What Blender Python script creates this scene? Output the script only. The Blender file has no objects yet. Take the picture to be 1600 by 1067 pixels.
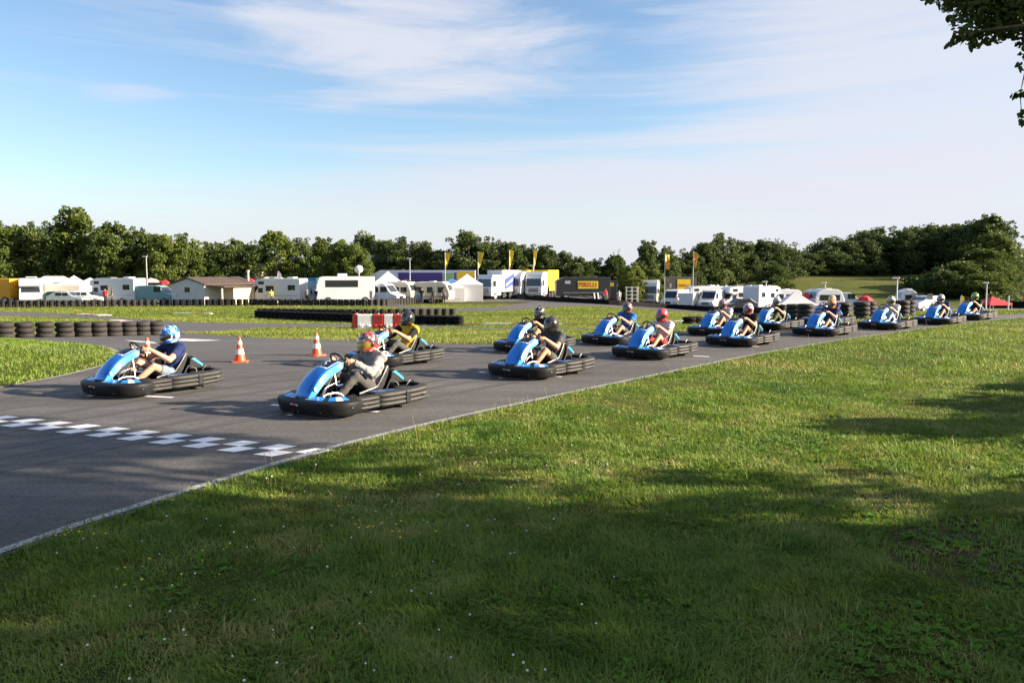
import bpy, bmesh, math, random
import numpy as np
from mathutils import Vector, Matrix, noise as mnoise
R = math.radians
S = bpy.context.scene
COL = S.collection
random.seed(7)

# ---------------------------------------------------------------- camera
FPX, CAM_H, PITCH = 1285.0, 1.92, math.atan(113.5/1285.0)
cam_d = bpy.data.cameras.new('camera')
cam_d.sensor_width = 36.0; cam_d.lens = FPX/1600*36; cam_d.clip_end = 20000; cam_d.clip_start = 0.05
cam = bpy.data.objects.new('camera', cam_d); COL.objects.link(cam)
cam.location = (0, 0, CAM_H); cam.rotation_euler = (math.pi/2-PITCH, 0, 0)
S.camera = cam

# ---------------------------------------------------------------- light
SUN_EL, SUN_BACK = R(19), R(2.5)            # low sun from the right, a little behind the camera
sd = Vector((math.cos(SUN_BACK)*math.cos(SUN_EL), -math.sin(SUN_BACK)*math.cos(SUN_EL), math.sin(SUN_EL)))
sun_d = bpy.data.lights.new('sun', 'SUN'); sun_d.energy = 5.0; sun_d.angle = R(0.55); sun_d.color = (1.0, 0.85, 0.66)
sun = bpy.data.objects.new('sun', sun_d); COL.objects.link(sun)
sun.rotation_euler = sd.to_track_quat('Z', 'Y').to_euler(); sun.location = (40, -6, 30)

W = bpy.data.worlds.new('World'); S.world = W; W.use_nodes = True
nt = W.node_tree; nt.nodes.clear()
def N(t, **kw):
    n = nt.nodes.new(t)
    for k, v in kw.items(): setattr(n, k, v)
    return n
def L(a, b): nt.links.new(a, b)
sky = N('ShaderNodeTexSky', sky_type='NISHITA'); sky.sun_disc = False
sky.sun_elevation = SUN_EL; sky.sun_rotation = R(90)+SUN_BACK; sky.air_density = 1.0; sky.dust_density = 0.6; sky.ozone_density = 2.6; sky.altitude = 200
tc = N('ShaderNodeTexCoord')
sep = N('ShaderNodeSeparateXYZ'); L(tc.outputs['Generated'], sep.inputs[0])
def MA(op, a, b=None, clamp=False):
    n = N('ShaderNodeMath', operation=op); n.use_clamp = clamp
    for i, v in enumerate((a, b)):
        if v is None: continue
        if isinstance(v, (int, float)): n.inputs[i].default_value = v
        else: L(v, n.inputs[i])
    return n.outputs[0]
zc = MA('ADD', MA('MAXIMUM', sep.outputs[2], 0.0), 0.11)
px_ = MA('DIVIDE', sep.outputs[0], zc); py_ = MA('DIVIDE', sep.outputs[1], zc)
cmb = N('ShaderNodeCombineXYZ'); L(px_, cmb.inputs[0]); L(py_, cmb.inputs[1])
def cloud(scale, sx, sy, rot, detail, rough, dist, lo, hi, off=(0, 0, 0)):
    mp = N('ShaderNodeMapping'); mp.inputs['Rotation'].default_value = (0, 0, R(rot)); mp.inputs['Scale'].default_value = (sx, sy, 1); mp.inputs['Location'].default_value = off
    L(cmb.outputs[0], mp.inputs[0])
    nz = N('ShaderNodeTexNoise'); nz.inputs['Scale'].default_value = scale; nz.inputs['Detail'].default_value = detail; nz.inputs['Roughness'].default_value = rough; nz.inputs['Distortion'].default_value = dist
    L(mp.outputs[0], nz.inputs['Vector'])
    mr = N('ShaderNodeMapRange', interpolation_type='SMOOTHSTEP'); L(nz.outputs[0], mr.inputs[0]); mr.inputs[1].default_value = lo; mr.inputs[2].default_value = hi
    return mr.outputs[0]
CL1 = cloud(0.55, 0.55, 1.5, -14, 9, 0.62, 0.7, 0.47, 0.68, (3.1, 1.7, 0))
CL2 = cloud(0.9, 0.30, 1.6, -10, 8, 0.6, 0.5, 0.38, 0.66, (8.3, 2.2, 0))
# cloud fields placed by compass bearing and height above the horizon
az = MA('ARCTAN2', sep.outputs[0], sep.outputs[1]); el = sep.outputs[2]
def blob(a0, e0, ra, re, tilt=0.0):
    da = MA('SUBTRACT', az, a0); de = MA('SUBTRACT', MA('SUBTRACT', el, e0), MA('MULTIPLY', da, tilt))
    q = MA('ADD', MA('POWER', MA('ABSOLUTE', MA('DIVIDE', da, ra)), 2.0), MA('POWER', MA('ABSOLUTE', MA('DIVIDE', de, re)), 2.0))
    return MA('SUBTRACT', 1.0, q, clamp=True)
def ramp(v, a, b, lo=0.0, hi=1.0):
    n = N('ShaderNodeMapRange', interpolation_type='SMOOTHSTEP'); L(v, n.inputs[0]); n.inputs[1].default_value = a; n.inputs[2].default_value = b; n.inputs[3].default_value = lo; n.inputs[4].default_value = hi; return n.outputs[0]
cva = N('ShaderNodeCombineXYZ'); L(az, cva.inputs[0]); L(MA('MULTIPLY', el, 2.6), cva.inputs[1])
def wisp(scale, sx, sy, rot, detail, rough, dist, off):
    mp = N('ShaderNodeMapping'); mp.inputs['Rotation'].default_value = (0, 0, R(rot)); mp.inputs['Scale'].default_value = (sx, sy, 1); mp.inputs['Location'].default_value = off; L(cva.outputs[0], mp.inputs[0])
    nz = N('ShaderNodeTexNoise'); nz.inputs['Scale'].default_value = scale; nz.inputs['Detail'].default_value = detail; nz.inputs['Roughness'].default_value = rough; nz.inputs['Distortion'].default_value = dist; L(mp.outputs[0], nz.inputs['Vector']); return nz.outputs[0]
puff = wisp(5.0, .8, 1.5, -8, 10, .66, .5, (2.2, 1.3, 0)); streak = wisp(3.2, .5, 3.2, -13, 9, .62, .6, (5.1, 3.7, 0)); fine = wisp(9.0, .5, 2.4, -16, 8, .65, .4, (1.1, 7.7, 0))
def cover(b, n, k=1.25, lo=.52, hi=.86): return ramp(MA('ADD', MA('MULTIPLY', b, .55), MA('MULTIPLY', n, .75)), lo, hi, 0, 1)
c1 = cover(blob(-.13, .275, .34, .115, -.05), puff, lo=.62, hi=.98)
c2 = cover(blob(-.12, .203, .24, .028, .12), fine, lo=.64, hi=1.0)
c3 = cover(blob(-.43, .186, .09, .016, .02), fine, lo=.62, hi=1.08)
c4 = cover(ramp(az, -.02, .42, 0, .95), streak, lo=.48, hi=.93)
band1 = cover(MA('MULTIPLY', blob(.25, .105, 1.1, .06, .03), ramp(az, -.65, .05, .45, 1)), streak, lo=.48, hi=.92)
hz = ramp(el, .13, 0.0, 0, .90)
def un(a, b): return MA('SUBTRACT', 1.0, MA('MULTIPLY', MA('SUBTRACT', 1.0, a), MA('SUBTRACT', 1.0, b)))
alpha = MA('MULTIPLY', c1, .88)
for q, k in ((c2, .7), (c3, .6), (c4, .85), (band1, .85), (hz, 1.0)): alpha = un(alpha, MA('MULTIPLY', q, k))
thin = MA('MULTIPLY', ramp(streak, .45, .72, 0, .40), ramp(az, -.9, -.1, .4, 1))
alpha_s = MA('MINIMUM', un(alpha, thin), .93)
CLOUD = N('ShaderNodeRGB'); CLOUD.outputs[0].default_value = (3.7, 3.78, 4.2, 1)
mix = N('ShaderNodeMix', data_type='RGBA'); L(alpha_s, mix.inputs[0]); L(sky.outputs[0], mix.inputs[6]); L(CLOUD.outputs[0], mix.inputs[7])
bg = N('ShaderNodeBackground'); bg.inputs[1].default_value = 0.060; L(mix.outputs[2], bg.inputs[0])
wo = N('ShaderNodeOutputWorld'); L(bg.outputs[0], wo.inputs[0])

S.view_settings.view_transform = 'Standard'; S.view_settings.look = 'None'; S.view_settings.gamma = 1; S.view_settings.exposure = 1.85
S.render.engine = 'CYCLES'
S.cycles.use_denoising = True; S.cycles.max_bounces = 6; S.cycles.diffuse_bounces = 3; S.cycles.glossy_bounces = 3; S.cycles.transparent_max_bounces = 6; S.cycles.transmission_bounces = 3
S.cycles.caustics_reflective = False; S.cycles.caustics_refractive = False; S.cycles.use_adaptive_sampling = True; S.cycles.adaptive_threshold = 0.02

# ---------------------------------------------------------------- terrain height and pixel <-> ground helpers
def _ss(t):
    t = np.clip(t, 0, 1); return t*t*(3-2*t)
def tz(x, y):
    x = np.asarray(x, float); y = np.asarray(y, float)
    y0 = 19+0.65*np.clip(x+3, 0, 27)
    s = np.maximum(0, y-y0); t = s*s/(s+4); w = _ss((x-7)/17)
    z = -2.4*(1-np.exp(-t/30))*(1-w)-4.1*np.tanh(t/59)*w
    z = z+9.0*_ss((x-90)/75)*_ss((y-95)/130)*(1-_ss((y-225)/160))+4.2*_ss((x-22)/30)*_ss((y-122)/70)
    z = z+3*_ss((np.hypot(x, y)-420)/500)
    return z
def tzf(x, y): return float(tz(x, y))
FWD = Vector((0, math.cos(PITCH), -math.sin(PITCH))); UPV = Vector((0, math.sin(PITCH), math.cos(PITCH)))
def ray(u, v):
    return (FWD+Vector((1, 0, 0))*((u-800)/FPX)+UPV*((533.5-v)/FPX)).normalized()
def G(u, v):
    d = ray(u, v); o = Vector((0, 0, CAM_H)); t = 1.0; prev = 0
    while t < 900:
        p = o+d*t
        if p.z < tzf(p.x, p.y): break
        prev = t; t *= 1.02
    lo, hi = prev, t
    for _ in range(40):
        m = (lo+hi)/2; p = o+d*m
        if p.z < tzf(p.x, p.y): hi = m
        else: lo = m
    p = o+d*hi
    return Vector((p.x, p.y, tzf(p.x, p.y)))
def AT(u, d):
    """ground point at distance d (world Y) seen in picture column u"""
    x = 0
    for _ in range(4):
        z = tzf(x, d); x = (u-800)/FPX*(d*math.cos(PITCH)-(z-CAM_H)*math.sin(PITCH))
    return Vector((x, d, tzf(x, d)))

# ---------------------------------------------------------------- object helpers
def tag(o, label=None, cat=None, group=None, kind=None):
    if label: o['label'] = label
    if cat: o['category'] = cat
    if group: o['group'] = group
    if kind: o['kind'] = kind
    return o
def empty(name, loc=(0, 0, 0), rz=0, label=None, cat=None, group=None):
    o = bpy.data.objects.new(name, None); COL.objects.link(o); o.location = loc; o.rotation_euler = (0, 0, rz); o.empty_display_size = 0.2
    return tag(o, label, cat, group)
def link(name, me, mats, parent=None, smooth=False):
    o = bpy.data.objects.new(name, me); COL.objects.link(o)
    for m in (mats if isinstance(mats, (list, tuple)) else [mats]): me.materials.append(m)
    if smooth: me.shade_smooth()
    if parent is not None: o.parent = parent
    return o
def kids(o): return list(o.children)
def copy_tree(o, parent=None):
    ch = kids(o)
    c = o.copy(); COL.objects.link(c); c.parent = parent
    for k in ch: copy_tree(k, c)
    return c
def bevel(o, w=0.02, seg=2):
    m = o.modifiers.new('bevel', 'BEVEL'); m.width = w; m.segments = seg; m.limit_method = 'ANGLE'; m.angle_limit = R(35); m.harden_normals = False
    return o

class MB:
    def __init__(s): s.v = []; s.f = []; s.m = []
    def add(s, vs, fs, mi=0):
        b = len(s.v); s.v += [tuple(p) for p in vs]
        for f in fs: s.f.append([i+b for i in f]); s.m.append(mi)
        return s
    def box(s, x0, x1, y0, y1, z0, z1, mi=0, M=None):
        vs = [Vector(p) for p in ((x0,y0,z0),(x1,y0,z0),(x1,y1,z0),(x0,y1,z0),(x0,y0,z1),(x1,y0,z1),(x1,y1,z1),(x0,y1,z1))]
        if M is not None: vs = [M @ p for p in vs]
        return s.add(vs, [(3,2,1,0),(4,5,6,7),(0,1,5,4),(1,2,6,5),(2,3,7,6),(3,0,4,7)], mi)
    def prism(s, pts, a, b, axis='y', mi=0):
        """pts: 2-D outline; extruded from a to b along axis. axis y: pts are (x,z); axis x: (y,z); axis z: (x,y)"""
        n = len(pts)
        def P(p, t): return (p[0], t, p[1]) if axis == 'y' else ((t, p[0], p[1]) if axis == 'x' else (p[0], p[1], t))
        vs = [P(p, a) for p in pts]+[P(p, b) for p in pts]
        area = sum(pts[i][0]*pts[(i+1)%n][1]-pts[(i+1)%n][0]*pts[i][1] for i in range(n))
        fl = (area > 0) != (axis == 'y')
        fs = [tuple(range(n))[::-1], tuple(range(n, 2*n))]+[(i, (i+1)%n, n+(i+1)%n, n+i) for i in range(n)]
        if not fl: fs = [f[::-1] for f in fs]
        return s.add(vs, fs, mi)
    def tube(s, pts, r, n=8, mi=0, caps=True, closed=False):
        pts = [Vector(p) for p in pts]; K = len(pts)
        rr = r if isinstance(r, (list, tuple)) else [r]*K
        vs = []; ref = None
        for i, p in enumerate(pts):
            a = pts[i-1] if (i > 0 or closed) else p; b = pts[(i+1) % K] if (i < K-1 or closed) else p
            t = (b-a).normalized()
            if ref is None:
                ref = Vector((0, 0, 1)) if abs(t.z) < 0.9 else Vector((1, 0, 0))
            x = (ref-t*ref.dot(t)).normalized(); ref = x; y = t.cross(x)
            for k in range(n):
                an = 2*math.pi*k/n; vs.append(p+(x*math.cos(an)+y*math.sin(an))*rr[i])
        fs = []
        for i in range(K if closed else K-1):
            j = (i+1) % K
            for k in range(n): fs.append((i*n+k, i*n+(k+1)%n, j*n+(k+1)%n, j*n+k))
        if caps and not closed: fs += [tuple(range(n))[::-1], tuple((K-1)*n+k for k in range(n))]
        return s.add(vs, fs, mi)
    def lathe(s, prof, n=24, mi=0, M=None, cap=True):
        """prof: (r,z) from bottom to top"""
        vs = []
        for r, z in prof:
            for k in range(n):
                a = 2*math.pi*k/n; vs.append(Vector((r*math.cos(a), r*math.sin(a), z)))
        if M is not None: vs = [M @ p for p in vs]
        K = len(prof); fs = []
        for i in range(K-1):
            for k in range(n): fs.append((i*n+k, i*n+(k+1)%n, (i+1)*n+(k+1)%n, (i+1)*n+k))
        if cap: fs += [tuple(range(n))[::-1], tuple((K-1)*n+k for k in range(n))]
        return s.add(vs, fs, mi)
    def loft(s, rings, mi=0, caps=True, closed_ring=True):
        n = len(rings[0]); vs = [p for r in rings for p in r]; fs = []
        for i in range(len(rings)-1):
            for k in range(n if closed_ring else n-1): fs.append((i*n+k, i*n+(k+1)%n, (i+1)*n+(k+1)%n, (i+1)*n+k))
        if caps and closed_ring: fs += [tuple(range(n))[::-1], tuple((len(rings)-1)*n+k for k in range(n))]
        return s.add(vs, fs, mi)
    def ell(s, c, r, n=16, k=10, mi=0, M=None):
        rings = []
        for i in range(k+1):
            th = math.pi*(i+0.02)/(k+0.04); z = -math.cos(th); q = math.sin(th)
            ring = [Vector((q*math.cos(2*math.pi*j/n)*r[0], q*math.sin(2*math.pi*j/n)*r[1], z*r[2])) for j in range(n)]
            if M is not None: ring = [M @ p for p in ring]
            rings.append([p+Vector(c) for p in ring])
        return s.loft(rings, mi)
    def mesh(s, name):
        me = bpy.data.meshes.new(name); me.from_pydata(s.v, [], s.f)
        me.polygons.foreach_set('material_index', s.m); me.update()
        return me
    def build(s, name, mats, parent=None, smooth=False, bev=0, seg=2, fixn=False):
        me = s.mesh(name)
        if fixn:
            bm = bmesh.new(); bm.from_mesh(me); bmesh.ops.recalc_face_normals(bm, faces=bm.faces); bm.to_mesh(me); bm.free()
        o = link(name, me, mats, parent, False)
        if smooth:
            try: me.set_sharp_from_angle(angle=R(40))
            except Exception: pass
        if smooth: me.shade_smooth(); me.set_sharp_from_angle(angle=R(40))
        if bev: bevel(o, bev, seg)
        return o

def islands(mb):
    par = list(range(len(mb.v)))
    def fd(a):
        while par[a] != a: par[a] = par[par[a]]; a = par[a]
        return a
    for f in mb.f:
        for i in f[1:]: par[fd(i)] = fd(f[0])
    g = {}
    for f, m in zip(mb.f, mb.m): g.setdefault(fd(f[0]), []).append((f, m))
    out = []
    for fs in g.values():
        used = sorted({i for f, _ in fs for i in f}); mp = {i: k for k, i in enumerate(used)}; q = MB(); q.v = [mb.v[i] for i in used]; q.f = [[mp[i] for i in f] for f, _ in fs]; q.m = [m for _, m in fs]; out.append(q)
    return out
def build_each(mb, name, mats, parent=None, **kw):
    """every separate piece of mb as an object of its own"""
    r = []
    for q in islands(mb):
        mm = mats
        if isinstance(mats, (list, tuple)): mm = mats[q.m[0]]; q.m = [0]*len(q.m)
        r.append(q.build(name, mm, parent, **kw))
    return r
# ---------------------------------------------------------------- materials
def mat(name, col, rough=0.5, metal=0.0, var=0.12, scale=8.0, bump=0.0, bscale=40.0, coat=0.0, col2=None, spec=0.5, transl=0.0):
    m = bpy.data.materials.new(name); m.use_nodes = True; t = m.node_tree; b = t.nodes['Principled BSDF']
    co = t.nodes.new('ShaderNodeTexCoord'); nz = t.nodes.new('ShaderNodeTexNoise'); nz.inputs['Scale'].default_value = scale; nz.inputs['Detail'].default_value = 6
    t.links.new(co.outputs['Object'], nz.inputs['Vector'])
    rp = t.nodes.new('ShaderNodeValToRGB'); c = Vector(col[:3])
    c2 = Vector(col2[:3]) if col2 else c*(1+var)
    c1 = c if col2 else c*(1-var)
    rp.color_ramp.elements[0].position = 0.3; rp.color_ramp.elements[1].position = 0.7
    rp.color_ramp.elements[0].color = (*c1, 1); rp.color_ramp.elements[1].color = (*[min(1, x) for x in c2], 1)
    t.links.new(nz.outputs[0], rp.inputs[0]); t.links.new(rp.outputs[0], b.inputs['Base Color'])
    b.inputs['Roughness'].default_value = rough; b.inputs['Metallic'].default_value = metal; b.inputs['Coat Weight'].default_value = coat; b.inputs['Specular IOR Level'].default_value = spec
    if rough > 0.15:
        mr = t.nodes.new('ShaderNodeMapRange'); t.links.new(nz.outputs[0], mr.inputs[0]); mr.inputs[3].default_value = max(0, rough-0.08); mr.inputs[4].default_value = min(1, rough+0.1)
        t.links.new(mr.outputs[0], b.inputs['Roughness'])
    if bump:
        n2 = t.nodes.new('ShaderNodeTexNoise'); n2.inputs['Scale'].default_value = bscale; n2.inputs['Detail'].default_value = 4
        t.links.new(co.outputs['Object'], n2.inputs['Vector'])
        bp = t.nodes.new('ShaderNodeBump'); bp.inputs['Strength'].default_value = bump; bp.inputs['Distance'].default_value = 0.02
        t.links.new(n2.outputs[0], bp.inputs['Height']); t.links.new(bp.outputs[0], b.inputs['Normal'])
    if transl:
        tr = t.nodes.new('ShaderNodeBsdfTranslucent'); t.links.new(rp.outputs[0], tr.inputs[0]); ms = t.nodes.new('ShaderNodeMixShader'); ms.inputs[0].default_value = transl
        t.links.new(b.outputs[0], ms.inputs[1]); t.links.new(tr.outputs[0], ms.inputs[2]); t.links.new(ms.outputs[0], t.nodes['Material Output'].inputs[0])
    return m
# ================================================================ GROUND, TRACK, MARKINGS
def ground_mat():
    m = bpy.data.materials.new('meadow'); m.use_nodes = True; t = m.node_tree; b = t.nodes['Principled BSDF']
    co = t.nodes.new('ShaderNodeTexCoord')
    def nz(s, d=6, r=0.6):
        n = t.nodes.new('ShaderNodeTexNoise'); n.inputs['Scale'].default_value = s; n.inputs['Detail'].default_value = d; n.inputs['Roughness'].default_value = r
        t.links.new(co.outputs['Object'], n.inputs['Vector']); return n
    def ramp(n, stops):
        r = t.nodes.new('ShaderNodeValToRGB'); e = r.color_ramp.elements
        while len(e) < len(stops): e.new(0.5)
        for x, (p, c) in zip(e, stops): x.position = p; x.color = (*c, 1)
        t.links.new(n.outputs[0], r.inputs[0]); return r
    a = ramp(nz(0.12), [(0.35, (0.075, 0.105, 0.018)), (0.52, (0.12, 0.135, 0.026)), (0.70, (0.17, 0.15, 0.05))])
    f = ramp(nz(6, 8, 0.75), [(0.3, (0.30, 0.30, 0.30)), (0.7, (1.05, 1.05, 1.0))])
    mx = t.nodes.new('ShaderNodeMix'); mx.data_type = 'RGBA'; mx.blend_type = 'MULTIPLY'; mx.inputs[0].default_value = 1
    t.links.new(a.outputs[0], mx.inputs[6]); t.links.new(f.outputs[0], mx.inputs[7])
    # bare earth patches near the right of the verge
    vec = t.nodes.new('ShaderNodeVectorMath'); vec.operation = 'DISTANCE'; t.links.new(co.outputs['Object'], vec.inputs[0]); vec.inputs[1].default_value = (3.9, 5.3, 0)
    mr = t.nodes.new('ShaderNodeMapRange'); t.links.new(vec.outputs['Value'], mr.inputs[0]); mr.inputs[1].default_value = 1.7; mr.inputs[2].default_value = 0.5
    ad = t.nodes.new('ShaderNodeMath'); ad.operation = 'MULTIPLY'; t.links.new(mr.outputs[0], ad.inputs[0])
    n3 = nz(2.2, 5); mr3 = t.nodes.new('ShaderNodeMapRange'); t.links.new(n3.outputs[0], mr3.inputs[0]); mr3.inputs[1].default_value = 0.35; mr3.inputs[2].default_value = 0.55
    t.links.new(mr3.outputs[0], ad.inputs[1])
    mx2 = t.nodes.new('ShaderNodeMix'); mx2.data_type = 'RGBA'; t.links.new(ad.outputs[0], mx2.inputs[0]); t.links.new(mx.outputs[2], mx2.inputs[6]); mx2.inputs[7].default_value = (0.09, 0.065, 0.042, 1)
    t.links.new(mx2.outputs[2], b.inputs['Base Color']); b.inputs['Roughness'].default_value = 0.95; b.inputs['Specular IOR Level'].default_value = 0.1
    bp = t.nodes.new('ShaderNodeBump'); bp.inputs['Strength'].default_value = 0.8; bp.inputs['Distance'].default_value = 0.12; t.links.new(nz(5, 8, 0.8).outputs[0], bp.inputs['Height']); t.links.new(bp.outputs[0], b.inputs['Normal'])
    return m
M_GROUND = ground_mat()

def spaced(lo, hi, fine_lo, fine_hi, step, grow=1.22):
    a = list(np.arange(fine_lo, fine_hi+1e-6, step)); s = step; x = fine_lo; left = []
    while x > lo: s *= grow; x -= s; left.append(x)
    s = step; x = a[-1]; rt = []
    while x < hi: s *= grow; x += s; rt.append(x)
    return np.array(left[::-1]+a+rt)
xs = spaced(-4500, 4500, -26, 34, 0.8, 1.10); ys = spaced(-400, 7000, 8, 60, 0.8, 1.08)
XX, YY = np.meshgrid(xs, ys); ZZ = tz(XX, YY)
nx, ny = len(xs), len(ys)
co_ = np.stack([XX.ravel(), YY.ravel(), ZZ.ravel()], 1)
ii = (np.arange(ny-1)[:, None]*nx+np.arange(nx-1)[None, :]).ravel()
quads = np.stack([ii, ii+1, ii+nx+1, ii+nx], 1)
def np_mesh(name, co, quads):
    me = bpy.data.meshes.new(name); me.vertices.add(len(co)); me.vertices.foreach_set('co', np.ascontiguousarray(co, np.float32).ravel())
    k = quads.shape[1]; n = len(quads); me.loops.add(n*k); me.loops.foreach_set('vertex_index', np.ascontiguousarray(quads, np.int32).ravel())
    me.polygons.add(n); me.polygons.foreach_set('loop_start', np.arange(0, n*k, k, dtype=np.int32)); me.polygons.foreach_set('loop_total', np.full(n, k, np.int32))
    me.update(calc_edges=True); me.validate(); return me
g = link('ground', np_mesh('ground', co_, quads), M_GROUND, None, True); tag(g, kind='structure')

def asphalt_mat():
    m = bpy.data.materials.new('asphalt'); m.use_nodes = True; t = m.node_tree; b = t.nodes['Principled BSDF']
    co = t.nodes.new('ShaderNodeTexCoord')
    def nz(s, d=5, r=0.6, vec=None):
        n = t.nodes.new('ShaderNodeTexNoise'); n.inputs['Scale'].default_value = s; n.inputs['Detail'].default_value = d; n.inputs['Roughness'].default_value = r
        t.links.new(vec or co.outputs['Object'], n.inputs['Vector']); return n.outputs[0]
    def rng(v, a, b_, lo, hi):
        n = t.nodes.new('ShaderNodeMapRange'); t.links.new(v, n.inputs[0]); n.inputs[1].default_value = a; n.inputs[2].default_value = b_; n.inputs[3].default_value = lo; n.inputs[4].default_value = hi; return n.outputs[0]
    def mul(a, b_):
        n = t.nodes.new('ShaderNodeMath'); n.operation = 'MULTIPLY'; t.links.new(a, n.inputs[0]); t.links.new(b_, n.inputs[1]); return n.outputs[0]
    mp = t.nodes.new('ShaderNodeMapping'); mp.inputs['Rotation'].default_value = (0, 0, R(-62)); mp.inputs['Scale'].default_value = (0.12, 1.2, 1); t.links.new(co.outputs['Object'], mp.inputs[0])
    grit = mul(rng(nz(95, 3, 0.7), 0.33, 0.72, 0.45, 1.7), rng(nz(26, 4, 0.75), 0.36, 0.66, 0.72, 1.3)); big = rng(nz(0.5), 0.3, 0.7, 0.86, 1.12); streak = rng(nz(1.0, 8, 0.72, mp.outputs[0]), 0.34, 0.66, 0.62, 1.2)
    v = mul(mul(grit, big), streak)
    cm = t.nodes.new('ShaderNodeMix'); cm.data_type = 'RGBA'; cm.blend_type = 'MULTIPLY'; cm.inputs[0].default_value = 1; cm.inputs[6].default_value = (0.100, 0.095, 0.093, 1); t.links.new(v, cm.inputs[7])
    t.links.new(cm.outputs[2], b.inputs['Base Color']); b.inputs['Roughness'].default_value = 0.82; b.inputs['Specular IOR Level'].default_value = 0.3
    bp = t.nodes.new('ShaderNodeBump'); bp.inputs['Strength'].default_value = 0.6; bp.inputs['Distance'].default_value = 0.006; t.links.new(nz(140, 2), bp.inputs['Height']); t.links.new(bp.outputs[0], b.inputs['Normal'])
    return m
M_ASPH = asphalt_mat()
def line_mat(name, col, wear=0.5):
    m = bpy.data.materials.new(name); m.use_nodes = True; t = m.node_tree; b = t.nodes['Principled BSDF']; co = t.nodes.new('ShaderNodeTexCoord')
    n = t.nodes.new('ShaderNodeTexNoise'); n.inputs['Scale'].default_value = 38; n.inputs['Detail'].default_value = 6; n.inputs['Roughness'].default_value = 0.75; t.links.new(co.outputs['Object'], n.inputs['Vector'])
    r = t.nodes.new('ShaderNodeValToRGB'); r.color_ramp.elements[0].position = wear-0.10; r.color_ramp.elements[1].position = wear+0.10
    r.color_ramp.elements[0].color = (0.11, 0.10, 0.095, 1); r.color_ramp.elements[1].color = (*col, 1); t.links.new(n.outputs[0], r.inputs[0]); t.links.new(r.outputs[0], b.inputs['Base Color']); b.inputs['Roughness'].default_value = 0.7
    return m
M_LINE = line_mat('worn_white_paint', (0.45, 0.45, 0.45), 0.50); M_WHITE = line_mat('white_paint', (0.74, 0.75, 0.78), 0.31)
M_KRED = line_mat('red_kerb_paint', (0.42, 0.10, 0.06), 0.32); M_EDGE = line_mat('pale_edge_paint', (0.40, 0.38, 0.34), 0.44)

def resample(pts, step):
    P = [Vector((p[0], p[1])) for p in pts]
    # Catmull-Rom
    out = []
    for i in range(len(P)-1):
        p0 = P[max(0, i-1)]; p1 = P[i]; p2 = P[i+1]; p3 = P[min(len(P)-1, i+2)]
        n = max(2, int((p2-p1).length/step))
        for k in range(n):
            t = k/n; out.append(0.5*((2*p1)+(p2-p0)*t+(2*p0-5*p1+4*p2-p3)*t*t+(3*p1-p0-3*p2+p3)*t**3))
    out.append(P[-1]); return out
def arc_n(poly, n):
    d = [0]
    for a, b in zip(poly[:-1], poly[1:]): d.append(d[-1]+(b-a).length)
    out = []; j = 0
    for k in range(n):
        s = d[-1]*k/(n-1)
        while j < len(d)-2 and d[j+1] < s: j += 1
        t = (s-d[j])/max(1e-9, d[j+1]-d[j]); out.append(poly[j].lerp(poly[j+1], min(1, max(0, t))))
    return out
POLYS = []       # asphalt outlines, used to keep grass off the track
def sheet(name, A, B, m, lift, kind='structure', across=12, step=0.7, reg=True):
    """a sheet between two edge polylines (world XY), following the terrain"""
    A = resample(A, step); B = resample(B, step); n = max(len(A), len(B)); A = arc_n(A, n); B = arc_n(B, n)
    mb = MB(); rows = []
    for a, b in zip(A, B):
        row = []
        for k in range(across+1):
            p = a.lerp(b, k/across); row.append((p.x, p.y, tzf(p.x, p.y)+lift))
        rows.append(row)
    mb.loft(rows, caps=False, closed_ring=False)
    o = mb.build(name, m); 
    me = o.data
    if me.polygons[0].normal.z < 0: me.flip_normals()
    tag(o, kind=kind)
    if reg: POLYS.append(np.array([(p.x, p.y) for p in A]+[(p.x, p.y) for p in B[::-1]]))
    return o
def PX(*uv): return [G(u, v) for u, v in uv]

# right (near) edge of the main straight, then its far edge
RE = [Vector((-8.6, -9.0, 0)), Vector((-6.9, -3.8, 0)), Vector((-5.2, 0.6, 0)), Vector((-4.2, 3.3, 0))]+PX((0, 873), (120, 830), (240, 791), (370, 750), (510, 708), (660, 669), (850, 626), (1000, 594), (1220, 549), (1400, 521), (1600, 497))+[Vector((30, 37.2, 0)), Vector((48, 47, 0))]
LE = [Vector((-34, -8, 0)), Vector((-30, 10, 0))]+PX((-150, 527), (60, 527), (243, 523), (290, 521), (400, 528), (550, 533), (700, 538), (780, 538), (900, 533), (1070, 519), (1200, 511), (1350, 503), (1500, 495.5), (1600, 490))+[Vector((28, 40.5, 0)), Vector((48, 52, 0))]
sheet('main_track', RE, LE, M_ASPH, 0.012, across=40, step=0.6)
# white edge line along the near side
def offset(poly, d):
    out = []
    for i, p in enumerate(poly):
        a = poly[max(0, i-1)]; b = poly[min(len(poly)-1, i+1)]; t = (b-a).normalized(); out.append(p+Vector((-t.y, t.x))*d)
    return out
REs = resample(RE, 0.5); LEs = resample(LE, 0.5)
def strip(name, poly, w, m, lift, o0=0.0):
    A = offset(poly, o0); B = offset(poly, o0+w); mb = MB()
    mb.loft([[(a.x, a.y, tzf(a.x, a.y)+lift), (b.x, b.y, tzf(b.x, b.y)+lift)] for a, b in zip(A, B)], caps=False, closed_ring=False)
    o = mb.build(name, m)
    if o.data.polygons[0].normal.z < 0: o.data.flip_normals()
    return tag(o, kind='structure')
strip('track_edge_line', REs, 0.095, M_LINE, 0.018, 0.05)
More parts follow.
